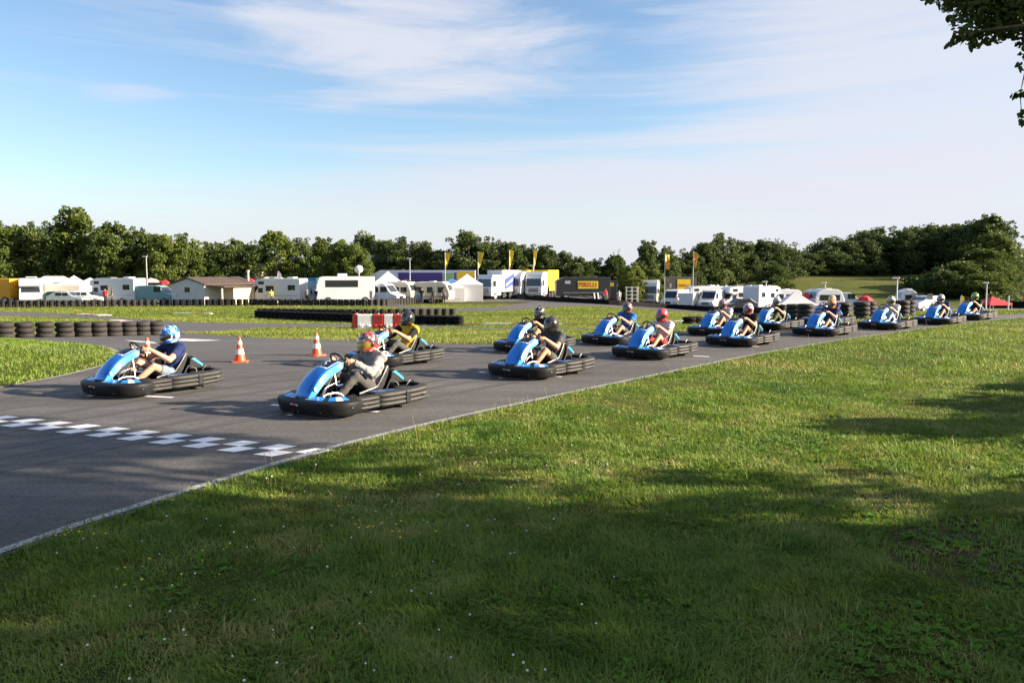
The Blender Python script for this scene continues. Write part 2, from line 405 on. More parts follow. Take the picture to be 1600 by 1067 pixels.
# grass island at the left
ISL = PX((-160, 520), (-60, 523.5), (0, 529), (50, 533), (100, 537), (156, 542.5), (184, 551), (193, 558), (180, 567), (156, 573.5), (100, 588), (0, 607), (-160, 634), (-330, 668))
ISLs = resample(ISL, 0.4)
def patch(name, poly, m, lift):
    bm = bmesh.new(); vs = [bm.verts.new((p.x, p.y, tzf(p.x, p.y)+lift)) for p in poly]; f = bm.faces.new(vs)
    bmesh.ops.triangulate(bm, faces=[f]); bmesh.ops.subdivide_edges(bm, edges=bm.edges, cuts=2, use_grid_fill=True)
    for v in bm.verts: v.co.z = tzf(v.co.x, v.co.y)+lift
    bmesh.ops.recalc_face_normals(bm, faces=bm.faces); me = bpy.data.meshes.new(name); bm.to_mesh(me); bm.free()
    if me.polygons[0].normal.z < 0: me.flip_normals()
    return tag(link(name, me, m), kind='structure')
ip = patch('grass_island', ISLs, M_GROUND, 0.022)
strip('island_edge_line', ISLs, 0.07, M_EDGE, 0.026, -0.03)

# back road behind the grass strip, and the far loop
A3 = PX((-200, 486), (0, 487.2), (110, 491), (200, 498), (300, 504), (400, 505.5), (550, 507), (720, 511), (900, 514), (1060, 512))
B3 = PX((-200, 492.5), (0, 494.5), (100, 496.5), (170, 500), (206, 505), (287, 519.5), (420, 512.5), (550, 511.5), (720, 514), (900, 516.2), (1060, 514))
sheet('back_road', A3, B3, M_ASPH, 0.022, across=8)
sheet('link_road', PX((196, 504), (208, 503), (232, 501)), PX((243, 524.5), (265, 523.2), (292, 521.6)), M_ASPH, 0.030, across=8)
A4 = PX((520, 467), (600, 474), (680, 481.5), (730, 482), (790, 477.5), (850, 470.5), (880, 471), (960, 476.5), (1060, 483), (1160, 490))
B4 = PX((520, 470), (590, 478), (670, 486.5), (730, 487.5), (800, 484.5), (850, 481.5), (890, 479.5), (960, 480.5), (1060, 487.5), (1160, 494.5))
sheet('far_loop', A4, B4, M_ASPH, 0.03, across=6)
# paddock hardstanding
sheet('paddock', [Vector((-140, 92, 0)), Vector((-60, 93, 0)), Vector((-10, 104, 0)), Vector((20, 92, 0)), Vector((45, 74, 0)), Vector((75, 66, 0))], [Vector((-140, 116, 0)), Vector((-60, 126, 0)), Vector((-10, 150, 0)), Vector((30, 135, 0)), Vector((62, 112, 0)), Vector((95, 92, 0))], M_ASPH, 0.05, across=20, step=2.0)

def quad_mark(name, pts, m, lift):
    mb = MB(); vs = [(p.x, p.y, tzf(p.x, p.y)+lift) for p in pts]; mb.add(vs, [tuple(range(len(vs)))]); o = mb.build(name, m)
    if o.data.polygons[0].normal.z < 0: o.data.flip_normals()
    return tag(o, kind='structure')
# chequered start line: two rows of white squares
P0 = G(459.7, 708.7); P9 = G(15.2, 660); stp = (P9-P0)/9; e1 = stp/2; e2 = G(493, 702.3)-P0
mb = MB()
for k in range(17):
    a = P0+stp*k
    for q in ((a, a+e2, a+e2-e1, a-e1), (a, a-e2, a-e2+e1, a+e1)):
        mb.add([(p.x, p.y, tzf(p.x, p.y)+0.0175) for p in q], [(0, 1, 2, 3)])
o = mb.build('start_line_squares', M_WHITE, fixn=True); tag(o, kind='structure')
if o.data.polygons[0].normal.z < 0: o.data.flip_normals()
# grid slot marks and the white line of the pit exit
def dash(u0, v0, u1, v1, w=0.09):
    a = G(u0, v0); b = G(u1, v1); t = (b-a).normalized(); n = Vector((-t.y, t.x, 0))*w/2
    quad_mark('grid_marking', [a-n, b-n, b+n, a+n], M_WHITE, 0.0175)
for d_ in ((228, 620.5, 270, 622.5), (548, 642, 592, 645), (424, 634, 437, 635), (846, 588, 878, 590), (748, 582, 758, 583), (752, 547, 775, 549), (1083, 557, 1108, 558.5), (1174, 541.5, 1186, 542.5), (1070, 520.2, 1082, 521), (905, 535, 918, 536)):
    dash(*d_)
quad_mark('pit_exit_line', PX((194, 532), (240, 535.5), (246, 537.5), (210, 534.5)), M_WHITE, 0.0175)
quad_mark('pit_exit_line', PX((268, 533), (285, 530), (345, 532.5), (300, 533.8)), M_WHITE, 0.0175)
# rubber laid down along the racing line
M_RUB = line_mat('tyre_rubber_mark', (0.085, 0.078, 0.072), 0.5); M_RUB.node_tree.nodes['Color Ramp'].color_ramp.elements[0].color = (0.045, 0.043, 0.042, 1)
for a, b, o, w, wob in ((0, 60, 2.2, .16, .3), (4, 70, 3.3, .18, .4), (10, 95, 2.7, .14, .2), (0, 52, 4.6, .16, .5), (22, 88, 5.6, .15, .4), (30, 110, 3.9, .17, .3), (2, 40, 6.4, .14, .6), (40, 120, 1.5, .15, .2)):
    sg = REs[a:b]
    if len(sg) > 4:
        q = offset(sg, o); q = [p+Vector((math.sin(i*.13+o), math.cos(i*.11+o*2)))*wob*.4 for i, p in enumerate(q)]; strip('tyre_mark', q, w, M_RUB, 0.0148+.0003*o/6)
# red and white kerbs
def kerb(pts, w=0.5, seg=1.1):
    poly = resample([G(*p) for p in pts], seg); A = offset(poly, -w/2); B = offset(poly, w/2); mb = MB()
    for i in range(len(poly)-1):
        q = (A[i], A[i+1], B[i+1], B[i]); lo = [(p.x, p.y, tzf(p.x, p.y)-0.02) for p in q]; hi = [(p.x, p.y, tzf(p.x, p.y)+0.07) for p in q]
        mb.add(lo+hi, [(4, 5, 6, 7), (0, 1, 5, 4), (1, 2, 6, 5), (2, 3, 7, 6), (3, 0, 4, 7)], i % 2)
    o = mb.build('kerb', [M_KRED, M_WHITE], fixn=True); tag(o, kind='structure')
kerb([(722, 507), (800, 507.2), (880, 507.5), (1000, 505), (1090, 502)], 0.5, 1.5)
kerb([(115, 491.8), (140, 492), (165, 493.2)], 1.0, 1.6)
kerb([(172, 500.8), (190, 502.3), (207, 505)], 0.8, 1.2)
kerb([(248, 489.5), (300, 490.3), (330, 490.8)], 0.4, 2.0)

# ---------------------------------------------------------------- grass blades
def inside(P, poly):
    x, y = P[:, 0], P[:, 1]; r = np.zeros(len(P), bool); n = len(poly); j = n-1
    for i in range(n):
        xi, yi = poly[i]; xj, yj = poly[j]
        c = ((yi > y) != (yj > y)) & (x < (xj-xi)*(y-yi)/(yj-yi+1e-12)+xi); r ^= c; j = i
    return r
ISLP = np.array([(p.x, p.y) for p in ISLs])
def off_road(P):
    r = np.ones(len(P), bool)
    for q in POLYS: r &= ~inside(P, q)
    return r
def blade_mat(name, c0, c1, dry):
    m = bpy.data.materials.new(name); m.use_nodes = True; t = m.node_tree; t.nodes.remove(t.nodes['Principled BSDF'])
    at = t.nodes.new('ShaderNodeAttribute'); at.attribute_name = 'tone'
    co = t.nodes.new('ShaderNodeTexCoord'); n = t.nodes.new('ShaderNodeTexNoise'); n.inputs['Scale'].default_value = 0.9; n.inputs['Detail'].default_value = 7; n.inputs['Roughness'].default_value = 0.7; t.links.new(co.outputs['Object'], n.inputs['Vector'])
    s = t.nodes.new('ShaderNodeMath'); s.operation = 'ADD'; t.links.new(at.outputs['Fac'], s.inputs[0]); t.links.new(n.outputs[0], s.inputs[1])
    h = t.nodes.new('ShaderNodeMath'); h.operation = 'MULTIPLY'; t.links.new(s.outputs[0], h.inputs[0]); h.inputs[1].default_value = 0.5
    r = t.nodes.new('ShaderNodeValToRGB'); e = r.color_ramp.elements; e.new(0.5); e.new(0.5)
    for x, (p, c) in zip(e, ((0.22, c0), (0.48, c1), (0.66, tuple(a*0.6+b*0.4 for a, b in zip(c1, dry))), (0.74, dry))): x.position = p; x.color = (*c, 1)
    t.links.new(h.outputs[0], r.inputs[0])
    d = t.nodes.new('ShaderNodeBsdfPrincipled'); d.inputs['Roughness'].default_value = 0.55; d.inputs['Specular IOR Level'].default_value = 0.25; t.links.new(r.outputs[0], d.inputs['Base Color'])
    tr = t.nodes.new('ShaderNodeBsdfTranslucent'); t.links.new(r.outputs[0], tr.inputs[0])
    mx = t.nodes.new('ShaderNodeMixShader'); mx.inputs[0].default_value = 0.38; t.links.new(d.outputs[0], mx.inputs[1]); t.links.new(tr.outputs[0], mx.inputs[2]); t.links.new(mx.outputs[0], t.nodes['Material Output'].inputs[0])
    return m
M_BLADE = blade_mat('grass_blade', (0.046, 0.128, 0.018), (0.165, 0.255, 0.033), (0.38, 0.34, 0.12))
M_BLADE2 = blade_mat('meadow_blade', (0.09, 0.155, 0.02), (0.19, 0.245, 0.038), (0.36, 0.31, 0.11))
rng = np.random.default_rng(3)
LAT = np.random.default_rng(21).uniform(0, 1, (256, 256))
def fbm(x, y, s, octv=3):
    """value noise, 0..1, feature size about 1/s metres"""
    x = np.asarray(x, float); y = np.asarray(y, float); r = 0; a = 1; n = 0
    for o in range(octv):
        X = x*s+37.3*o; Y = y*s+11.9*o; xi = np.floor(X).astype(int); yi = np.floor(Y).astype(int); fx = X-xi; fy = Y-yi; fx = fx*fx*(3-2*fx); fy = fy*fy*(3-2*fy)
        g = lambda i, j: LAT[(xi+i) & 255, (yi+j) & 255]
        r = r+a*((g(0, 0)*(1-fx)+g(1, 0)*fx)*(1-fy)+(g(0, 1)*(1-fx)+g(1, 1)*fx)*fy); n += a; a *= .55; s *= 2.1
    return np.clip((r/n-.5)*1.7+.5, 0, 1)
def blades(name, P, h, w, m, lift=0.0, lean=0.55, tone=None):
    n = len(P); z = tz(P[:, 0], P[:, 1])+lift-0.01; b = np.stack([P[:, 0], P[:, 1], z], 1)
    an = rng.uniform(0, 2*np.pi, n)*.7+fbm(P[:, 0], P[:, 1], 1.1)*9; dr = np.stack([np.cos(an), np.sin(an), np.zeros(n)], 1); sd_ = np.stack([-np.sin(an), np.cos(an), np.zeros(n)], 1)
    ln = (lean*rng.uniform(0.1, 1.3, n))[:, None]; h = h[:, None]; w = w[:, None]; up = np.array([0, 0, 1.0])
    mid = b+up*h*0.55+dr*h*ln*0.30; tip = b+up*h*(1-0.25*ln)+dr*h*ln*0.95
    V = np.stack([b-sd_*w/2, b+sd_*w/2, mid+sd_*w*0.42, mid-sd_*w*0.42, tip], 1).reshape(-1, 3)
    me = bpy.data.meshes.new(name); me.vertices.add(n*5); me.vertices.foreach_set('co', V.astype(np.float32).ravel())
    base = np.arange(n, dtype=np.int32)*5
    q = np.stack([base, base+1, base+2, base+3], 1); t_ = np.stack([base+3, base+2, base+4], 1)
    loops = np.concatenate([q, t_], 1).ravel(); me.loops.add(n*7); me.loops.foreach_set('vertex_index', loops)
    st = np.stack([np.arange(n)*7, np.arange(n)*7+4], 1).ravel().astype(np.int32); tt = np.tile(np.array([4, 3], np.int32), n)
    me.polygons.add(n*2); me.polygons.foreach_set('loop_start', st); me.polygons.foreach_set('loop_total', tt)
    me.update(calc_edges=True)
    at = me.attributes.new('tone', 'FLOAT', 'POINT'); tone = np.repeat((np.full(n, .5) if tone is None else tone)+rng.normal(0, 0.11, n), 5); at.data.foreach_set('value', tone.astype(np.float32))
    return link(name, me, m)
def scatter(n, x0, x1, y0, y1): return np.stack([rng.uniform(x0, x1, n), rng.uniform(y0, y1, n)], 1)
def view_wedge(P, m=3.0): return np.abs(P[:, 0]) < 0.66*P[:, 1]+m
def verge(n, y0, y1, pw):
    """points on the near verge between two distances, denser close by"""
    y = y0+(y1-y0)*rng.uniform(0, 1, n)**pw; x = rng.uniform(-1, 1, n)*(0.66*y+2.5); P = np.stack([x, y], 1); return P
# right-hand verge: outside the main track
P = verge(1500000, 2.6, 16, 1.0); P = P[off_road(P)]
dens = np.clip(5.2/P[:, 1], 0.25, 1.0); keep = rng.uniform(0, 1, len(P)) < dens; P = P[keep]
cl = fbm(P[:, 0], P[:, 1], 2.2)*0.55+fbm(P[:, 0]+7, P[:, 1], 0.6)*0.45
dirt = np.hypot((P[:, 0]-3.9)/1.5, P[:, 1]-5.3); bare = fbm(P[:, 0]+3, P[:, 1]+8, 1.3)
k2 = ((dirt > 0.95) | (rng.uniform(0, 1, len(P)) < 0.12+0.25*bare)) & (rng.uniform(0, 1, len(P)) < np.clip(.25+1.5*cl, .3, 1)); P = P[k2]; cl = cl[k2]
hh = rng.uniform(0.018, 0.062, len(P))*(0.45+1.5*cl**1.5); ww = rng.uniform(0.0032, 0.0075, len(P))*(1+0.05*P[:, 1])
broad = rng.uniform(0, 1, len(P)) < .16*(fbm(P[:, 0]+5, P[:, 1], 1.7) > .45); ww[broad] *= 3.0; hh[broad] *= .7
long_ = rng.uniform(0, 1, len(P)) < 0.018; hh[long_] = rng.uniform(.05, .12, long_.sum()); ww[long_] *= .55
tone = .5+.55*(fbm(P[:, 0]+1, P[:, 1], 3.1)-.5)+.35*(fbm(P[:, 0], P[:, 1]+5, .7)-.5); tone[broad] -= .08; tone[long_] += .22
g1 = blades('grass_verge', P, hh, ww, M_BLADE, 0, 0.95, tone); tag(g1, 'short rough grass of the verge in front of the track', 'grass', kind='stuff')
P = verge(330000, 15, 46, 1.0); P = P[off_road(P) & (P[:, 1] < 20+0.64*np.maximum(0, P[:, 0]+3)+1)]
c_ = fbm(P[:, 0], P[:, 1], .9); hh = rng.uniform(0.03, 0.10, len(P))*(.5+c_); ww = rng.uniform(0.009, 0.018, len(P))
g2 = blades('grass_verge_beyond', P, hh, ww, M_BLADE, 0, 0.9, .5+.6*(fbm(P[:, 0], P[:, 1], .5)-.5)+.3*(c_-.5)); tag(g2, 'sunlit yellow green grass beside the curving track on the right', 'grass', kind='stuff')
Q = []
for i, (p, n) in enumerate(zip(REs, offset(REs, -1.0))):
    if not (3 < p.y < 30): continue
    for _ in range(46):
        f = abs(rng.normal(0, .05))-.02; d_ = (p-n); t_ = Vector((d_.y, -d_.x))*rng.uniform(-.25, .25); c = p+d_*min(f, .16)*(.3+1.4*float(fbm(p.x*3, p.y*3, 1.1))); Q.append((c.x+t_.x, c.y+t_.y))
P = np.array(Q); ge = blades('edge_grass', P, rng.uniform(.02, .07, len(P)), rng.uniform(.005, .010, len(P))*(1+.04*P[:, 1]), M_BLADE, 0.012, 1.0); tag(ge, 'grass creeping over the white edge line of the track', 'grass', kind='stuff')
# island, strip and infield
P = scatter(90000, -24, -6, 11, 27); P = P[inside(P, ISLP)]
g3 = blades('island_grass', P, rng.uniform(0.04, 0.09, len(P)), rng.uniform(0.012, 0.02, len(P)), M_BLADE, 0.02, 0.8); tag(g3, 'rounded patch of bright grass left of the start grid', 'grass', kind='stuff')
y = 19+75*rng.uniform(0, 1, 420000)**1.25; P = np.stack([rng.uniform(-1, 1, len(y))*(0.66*y+4), y], 1)
P = P[off_road(P) & (P[:, 1] > 18+0.60*np.maximum(0, P[:, 0]+3)) & ~inside(P, ISLP)]
hh = rng.uniform(0.05, 0.11, len(P))*(1+P[:, 1]/120); ww = rng.uniform(0.012, 0.025, len(P))*(1+P[:, 1]/60)
g4 = blades('infield_grass', P, hh*.8, ww, M_BLADE2, 0, 0.9, 0.50+.7*(fbm(P[:, 0]*.35, P[:, 1], .35)-.5)); tag(g4, 'dry yellow green infield grass between the track loops', 'grass', kind='stuff')
# broad-leaved weeds, clover heads and yellow hawkbits in the verge
M_WEED = mat('weed_leaf', (0.10, 0.21, 0.022), 0.75, var=0.3, scale=3, transl=0.35, spec=.15)
mb = MB()
for _ in range(2800):
    y = random.uniform(3.3, 9.5); x = random.uniform(-0.5, 0.75)*y; 
    if random.random() < 0.55: x = random.uniform(0.05, 0.7)*y
    if float(fbm(x, y, 1.2)) < .42: continue
    if not off_road(np.array([[x, y]]))[0]: continue
    c = Vector((x, y, tzf(x, y))); n = random.randint(4, 8); a0 = random.random()*6.3
    for k in range(n):
        a = a0+6.283*k/n+random.uniform(-.3, .3); l = random.uniform(0.02, 0.055); w = l*random.uniform(0.22, 0.42); d = Vector((math.cos(a), math.sin(a), 0)); s_ = Vector((-d.y, d.x, 0)); e = random.uniform(0.25, 0.9)
        p0 = c; p1 = c+d*l*0.55+Vector((0, 0, l*e*0.6)); p2 = c+d*l+Vector((0, 0, l*e*0.75))
        mb.add([p0-s_*w*0.2, p0+s_*w*0.2, p1+s_*w, p1-s_*w, p2], [(0, 1, 2, 3), (3, 2, 4)])
tag(mb.build('broadleaf_weeds', M_WEED), 'low broad-leaved weeds growing in the near verge', 'weeds', kind='stuff')
M_CLOV = mat('clover_white', (0.70, 0.70, 0.64), 0.7); M_YEL = mat('hawkbit_yellow', (0.75, 0.55, 0.02), 0.6); M_STEM = mat('stem_green', (0.10, 0.14, 0.04), 0.6)
mb = MB()
def flower(x, y, h, r, mi):
    z = tzf(x, y); lx = random.uniform(-.03, .03); ly = random.uniform(-.03, .03)
    mb.tube([(x, y, z), (x+lx*.4, y+ly*.4, z+h*.5), (x+lx, y+ly, z+h)], 0.0016, 4, 2)
    mb.ell((x+lx, y+ly, z+h), (r, r, r*(0.85 if mi == 0 else 0.4)), 7, 4, mi)
cnt = 0
while cnt < 120:
    y = random.uniform(3.4, 10.5); x = random.uniform(-0.62, 0.15)*y
    if random.random() > 0.35+0.65*float(fbm(x, y, 1.6)): continue
    if not off_road(np.array([[x, y]]))[0]: continue
    flower(x, y, random.uniform(0.06, 0.15), random.uniform(0.0045, 0.0075), 0); cnt += 1
for (u, v, n, sp) in ((140, 850, 10, .3), (560, 838, 12, .22), (215, 915, 8, .3), (330, 890, 5, .25), (600, 845, 6, .15), (1160, 605, 10, .8), (1130, 640, 6, .6)):
    c = G(u, v)
    for _ in range(n):
        x = c.x+random.gauss(0, sp); y = c.y+random.gauss(0, sp*.6)
        if off_road(np.array([[x, y]]))[0]: flower(x, y, random.uniform(0.06, 0.11), random.uniform(0.006, 0.010), 1)
tag(mb.build('wildflowers', [M_CLOV, M_YEL, M_STEM]), 'scattered white clover heads and yellow hawkbits in the verge', 'wildflowers', kind='stuff')
# tall seeding stalks along the track edge
mb = MB()
for _ in range(150):
    y = random.uniform(4, 22); i = random.randrange(len(REs)); p = REs[i]
    if not (4 < p.y < 26): continue
    n = offset(REs, -random.uniform(0.05, 0.5))[i]; z = tzf(n.x, n.y); h = random.uniform(0.14, 0.34); lx = random.uniform(-.06, .06)
    mb.tube([(n.x, n.y, z), (n.x+lx*.4, n.y, z+h*.6), (n.x+lx, n.y, z+h)], [0.0018, 0.0016, 0.0012], 3); mb.ell((n.x+lx, n.y, z+h), (.004, .004, .018), 5, 4)
tag(mb.build('seed_stalks', mat('dry_stalk', (0.26, 0.21, 0.10), 0.7)), 'thin dry seeding grass stalks along the white track edge', 'grass stalks', kind='stuff')
# ================================================================ TREES JUST OUT OF FRAME ON THE RIGHT (their branch and shadows are in the picture)
def leaf_mat(name, a, b, tr=0.3, scale=0.5):
    m = bpy.data.materials.new(name); m.use_nodes = True; t = m.node_tree; d = t.nodes['Principled BSDF']
    at = t.nodes.new('ShaderNodeAttribute'); at.attribute_name = 'tone'
    oi = t.nodes.new('ShaderNodeObjectInfo'); ad = t.nodes.new('ShaderNodeMath'); ad.operation = 'MULTIPLY_ADD'; t.links.new(oi.outputs['Random'], ad.inputs[0]); ad.inputs[1].default_value = 0.35; t.links.new(at.outputs['Fac'], ad.inputs[2])
    r = t.nodes.new('ShaderNodeValToRGB'); r.color_ramp.elements[0].position = 0.25; r.color_ramp.elements[1].position = 0.95; r.color_ramp.elements[0].color = (*a, 1); r.color_ramp.elements[1].color = (*b, 1)
    t.links.new(ad.outputs[0], r.inputs[0]); t.links.new(r.outputs[0], d.inputs['Base Color']); d.inputs['Roughness'].default_value = 0.6; d.inputs['Specular IOR Level'].default_value = 0.25
    x = t.nodes.new('ShaderNodeBsdfTranslucent'); t.links.new(r.outputs[0], x.inputs[0]); mx = t.nodes.new('ShaderNodeMixShader'); mx.inputs[0].default_value = tr
    t.links.new(d.outputs[0], mx.inputs[1]); t.links.new(x.outputs[0], mx.inputs[2]); t.links.new(mx.outputs[0], t.nodes['Material Output'].inputs[0]); return m
M_LEAF = leaf_mat('oak_leaf', (0.035, 0.065, 0.013), (0.095, 0.13, 0.024))
M_LEAF_L = leaf_mat('bright_leaf', (0.06, 0.10, 0.015), (0.15, 0.18, 0.032))
M_LEAF_D = leaf_mat('hazed_dark_leaf', (0.042, 0.068, 0.02), (0.105, 0.14, 0.036))  # dark green lightened in colour to stand in for haze on distant trees
M_BARK = mat('bark', (0.10, 0.075, 0.05), 0.9, var=0.4, scale=3, bump=0.6, bscale=12)
def leaves_mesh(name, C, size, tone, shape=0, rs=None):
    """C: (n,3) leaf centres; a small pointed leaf of random turn at each"""
    rs = rs or np.random.default_rng(1); n = len(C)
    a = rs.normal(size=(n, 3)); a /= np.linalg.norm(a, axis=1)[:, None]; b = rs.normal(size=(n, 3)); b -= a*(a*b).sum(1)[:, None]; b /= np.linalg.norm(b, axis=1)[:, None]
    s = (size*rs.uniform(0.6, 1.4, n))[:, None]; c = np.cross(a, b)
    if shape == 0: pts = [(-1, 0, 0), (-.1, .55, .12), (1, 0, 0), (-.1, -.55, .12)]
    else: pts = [(-1, 0, 0), (-.55, .42, .08), (.15, .55, .1), (.75, .33, .05), (1, 0, -.1), (.7, -.36, .05), (.1, -.5, .1), (-.6, -.4, .08)]
    k = len(pts); V = np.stack([C+s*(a*p[0]+b*p[1]+c*p[2]) for p in pts], 1).reshape(-1, 3)
    me = np_mesh(name, V, np.arange(n*k).reshape(n, k)); at = me.attributes.new('tone', 'FLOAT', 'POINT'); at.data.foreach_set('value', np.repeat(tone, k).astype(np.float32)); return me
def clumps(rs, centres, radii, per, flat=0.8):
    out = []; tn = []
    for c, r in zip(centres, radii):
        n = max(8, int(per*(r**2))); d = rs.normal(size=(n, 3)); d /= np.linalg.norm(d, axis=1)[:, None]
        q = d*(r*rs.uniform(0.25, 1.0, n)**0.5)[:, None]*np.array([1, 1, flat]); out.append(np.array(c)+q); tn.append(np.full(n, rs.uniform(0.15, 0.75))+rs.normal(0, 0.09, n))
    return np.concatenate(out), np.concatenate(tn)

# --- the tree whose branch hangs into the top right corner
t0 = empty('overhanging_tree', (10.2, 5.4, 0), 0, 'big leafy tree whose dark branch hangs into the top right corner', 'tree')
rs = np.random.default_rng(5)
cs, rr = [], []
def hang(u, v, d, r):
    q = Vector((0, 0, CAM_H))+ray(u, v)*d/ray(u, v).y; cs.append((q.x-10.2, q.y-5.4, q.z)); rr.append(r)
for (u, v, d, r) in ((1455, -6, 9.0, .10), (1478, 2, 9.0, .12), (1500, 4, 9.1, .17), (1524, 14, 9.0, .20), (1548, 18, 9.2, .25), (1575, 14, 9.0, .30), (1600, 22, 9.1, .33), (1492, 30, 9.0, .09), (1506, 52, 9.0, .14), (1530, 52, 9.1, .16), (1552, 50, 9.0, .16), (1574, 46, 9.1, .15), (1612, 62, 9.0, .16), (1500, -20, 9.2, .25), (1550, -25, 9.1, .3), (1610, -20, 9.3, .4), (1486, 68, 9.0, .05), (1520, 70, 9.0, .07),
                     (1600, 86, 9.0, .055), (1592, 104, 9.0, .04), (1600, 108, 9.0, .05), (1584, 150, 9.0, .035), (1594, 147, 9.0, .055), (1604, 150, 9.0, .06), (1594, 180, 9.0, .02), (1597, 192, 9.0, .012), (1600, 172, 9.0, .02), (1432, -12, 9, .06), (1444, -8, 9, .05)):
    hang(u, v, d, r)
nf = len(cs)
for _ in range(70):                                      # the rest of the crown, out of frame
    a = rs.uniform(0, 6.28); q = rs.uniform(0.2, 1)**.5*3.9; z = rs.uniform(4.7, 10.5); sc = math.sqrt(max(0.1, 1-((z-7.2)/4.0)**2)); x = q*sc*math.cos(a); y_ = 1.9+q*sc*math.sin(a)*0.62
    if x < -3.2+0.4*(z-5): x = -x
    cs.append((x, y_, z)); rr.append(rs.uniform(.45, .95))
C1, T1 = clumps(rs, cs[:nf], rr[:nf], 3400, 0.85); C2, T2 = clumps(rs, cs[nf:], rr[nf:], 330)
cr = link('crown', leaves_mesh('oak_crown', np.concatenate([C1, C2]), np.concatenate([np.full(len(C1), .036), np.full(len(C2), .085)]), np.concatenate([T1, T2]), 1, rs), M_LEAF, t0)
mb = MB(); mb.tube([(0, 0, -.2), (.05, 0, 1.5), (-.05, .1, 3.4), (.1, .1, 5.5), (0, 0, 8)], [.33, .26, .22, .15, .05], 12)
for tgt in [cs[5], cs[8], cs[6], cs[20]]+cs[nf:nf+22]:
    z0 = random.uniform(3.0, 5.5) if tgt[2] < 6 else random.uniform(5, 7); p = Vector((0, .08, z0)); q = Vector(tgt); mid = p.lerp(q, .5)+Vector((0, 0, .35)); mb.tube([p, mid, q], [.08, .045, .012], 6)
last = Vector((0, 0, 0))
mb.tube([(0, .08, 4.6), (-.8, .7, 5.15), (-1.5, 1.5, 5.2), (-2.6, 2.3, 5.55), (-3.3, 2.9, 5.4), tuple(cs[6]), (cs[18][0]+.05, cs[18][1], cs[18][2]), (cs[22][0], cs[22][1], cs[22][2]), (cs[25][0], cs[25][1], cs[25][2])], [.09, .075, .065, .05, .04, .03, .008, .005, .003], 6)
for i in range(0, 17): mb.tube([cs[6], Vector(cs[6]).lerp(Vector(cs[i]), .5)+Vector((0, 0, .05)), cs[i]], [.014, .009, .004], 5)
mb.build('trunk', M_BARK, t0, True)

def shade_tree(name, x, y, label, h, r, zlo, n, seed, leaf=0.10, grp=None):
    rs = np.random.default_rng(seed); t = empty(name, (x, y, tzf(x, y)), 0, label, 'tree' if 'bush' not in name and 'hedge' not in name else 'bush', grp)
    cs = []; rr = []
    for _ in range(n):
        z = rs.uniform(zlo, h); m = (z-zlo)/(h-zlo); w = r*math.sqrt(max(0.08, 1-(1.9*m-0.85)**2)) if m > .45 else r
        a = rs.uniform(0, 6.28); q = rs.uniform(0, 1)**.5*w; cs.append((q*math.cos(a), q*math.sin(a), z)); rr.append(rs.uniform(.3, .6)*max(.6, r/3))
    C, T = clumps(rs, cs, rr, 260); link('crown', leaves_mesh(name, C, np.full(len(C), leaf), T, 0, rs), M_LEAF, t)
    mb = MB(); mb.tube([(0, 0, -.2), (0.05, .03, h*.35), (0, 0, h*.75)], [.06*h**.5*1.2, .05*h**.5, .02], 8)
    for c in cs[:10]: mb.tube([(0, 0, max(.1, c[2]*.5)), Vector(c)*.6+Vector((0, 0, c[2]*.1)), c], [.05, .03, .01], 5)
    mb.build('trunk', M_BARK, t, True)
shade_tree('verge_bush', 12.0, 9.5, 'tallest of the bushes casting the lone shadow on the sunny verge', 2.7, 1.3, 0.1, 170, 11)
shade_tree('verge_bush', 12.7, 11.1, 'middle one of the bushes beside the sunny verge', 2.2, 1.5, 0.1, 170, 21)
shade_tree('verge_bush', 13.2, 12.9, 'lowest and farthest of the bushes beside the sunny verge', 1.7, 1.4, 0.1, 130, 22)
shade_tree('hedge_bush', 10.4, 5.3, 'thick hedge bush at the right whose shadow crosses the verge', 5.0, 1.9, 0.1, 170, 12)
shade_tree('hedge_bush', 10.8, 2.0, 'tall hedge bush standing right beside the photographer', 5.6, 2.3, 0.1, 190, 13)
shade_tree('hedge_tree', 11.5, -2.0, 'hedge tree behind the photographer shading the dark lower verge', 8.0, 3.2, 0.3, 230, 14)
shade_tree('hedge_tree', 15.5, 1.8, 'high hedge tree shading the track in the lower left', 10.0, 3.6, 0.8, 260, 15)
shade_tree('hedge_tree', 13.5, -7.5, 'far hedge tree behind the photographer on the right', 9.0, 3.6, 0.3, 170, 16)
shade_tree('hedge_tree', 16.5, 4.6, 'high hedge tree behind the thick hedge bush', 9.5, 2.2, 1.5, 150, 17)
shade_tree('hedge_bush', 12.6, 3.7, 'hedge bush filling the gap between the two big ones', 6.2, 1.8, 0.1, 150, 18)
shade_tree('hedge_bush', 11.5, -0.8, 'hedge bush nearest the photographer on the right', 5.6, 2.0, 0.1, 150, 19)
# ================================================================ RENTAL KART (forward = +X, left = +Y)
M_PLAS = mat('black_kart_plastic', (0.011, 0.0115, 0.013), 0.45, var=0.3, scale=5, spec=0.22, bump=0.10, bscale=30)
M_RAIL = mat('scuffed_grey_plastic', (0.030, 0.029, 0.028), 0.62, var=0.5, scale=7, spec=0.35, bump=0.12, bscale=25)
M_BLUE = mat('kart_blue', (0.018, 0.20, 0.64), 0.22, var=0.08, scale=3, coat=0.5)
M_CYAN = mat('kart_light_blue', (0.05, 0.36, 0.80), 0.25, var=0.08, scale=3, coat=0.4)
M_STKW = mat('white_sticker', (0.70, 0.72, 0.75), 0.35, var=0.05)
M_STKR = mat('red_sticker', (0.55, 0.04, 0.03), 0.4)
M_STKG = mat('grey_sticker', (0.30, 0.33, 0.40), 0.4)
M_PLATE = mat('black_plate', (0.012, 0.012, 0.016), 0.3)
M_TYRE = mat('tyre_rubber', (0.022, 0.021, 0.020), 0.75, var=0.25, bump=0.2)
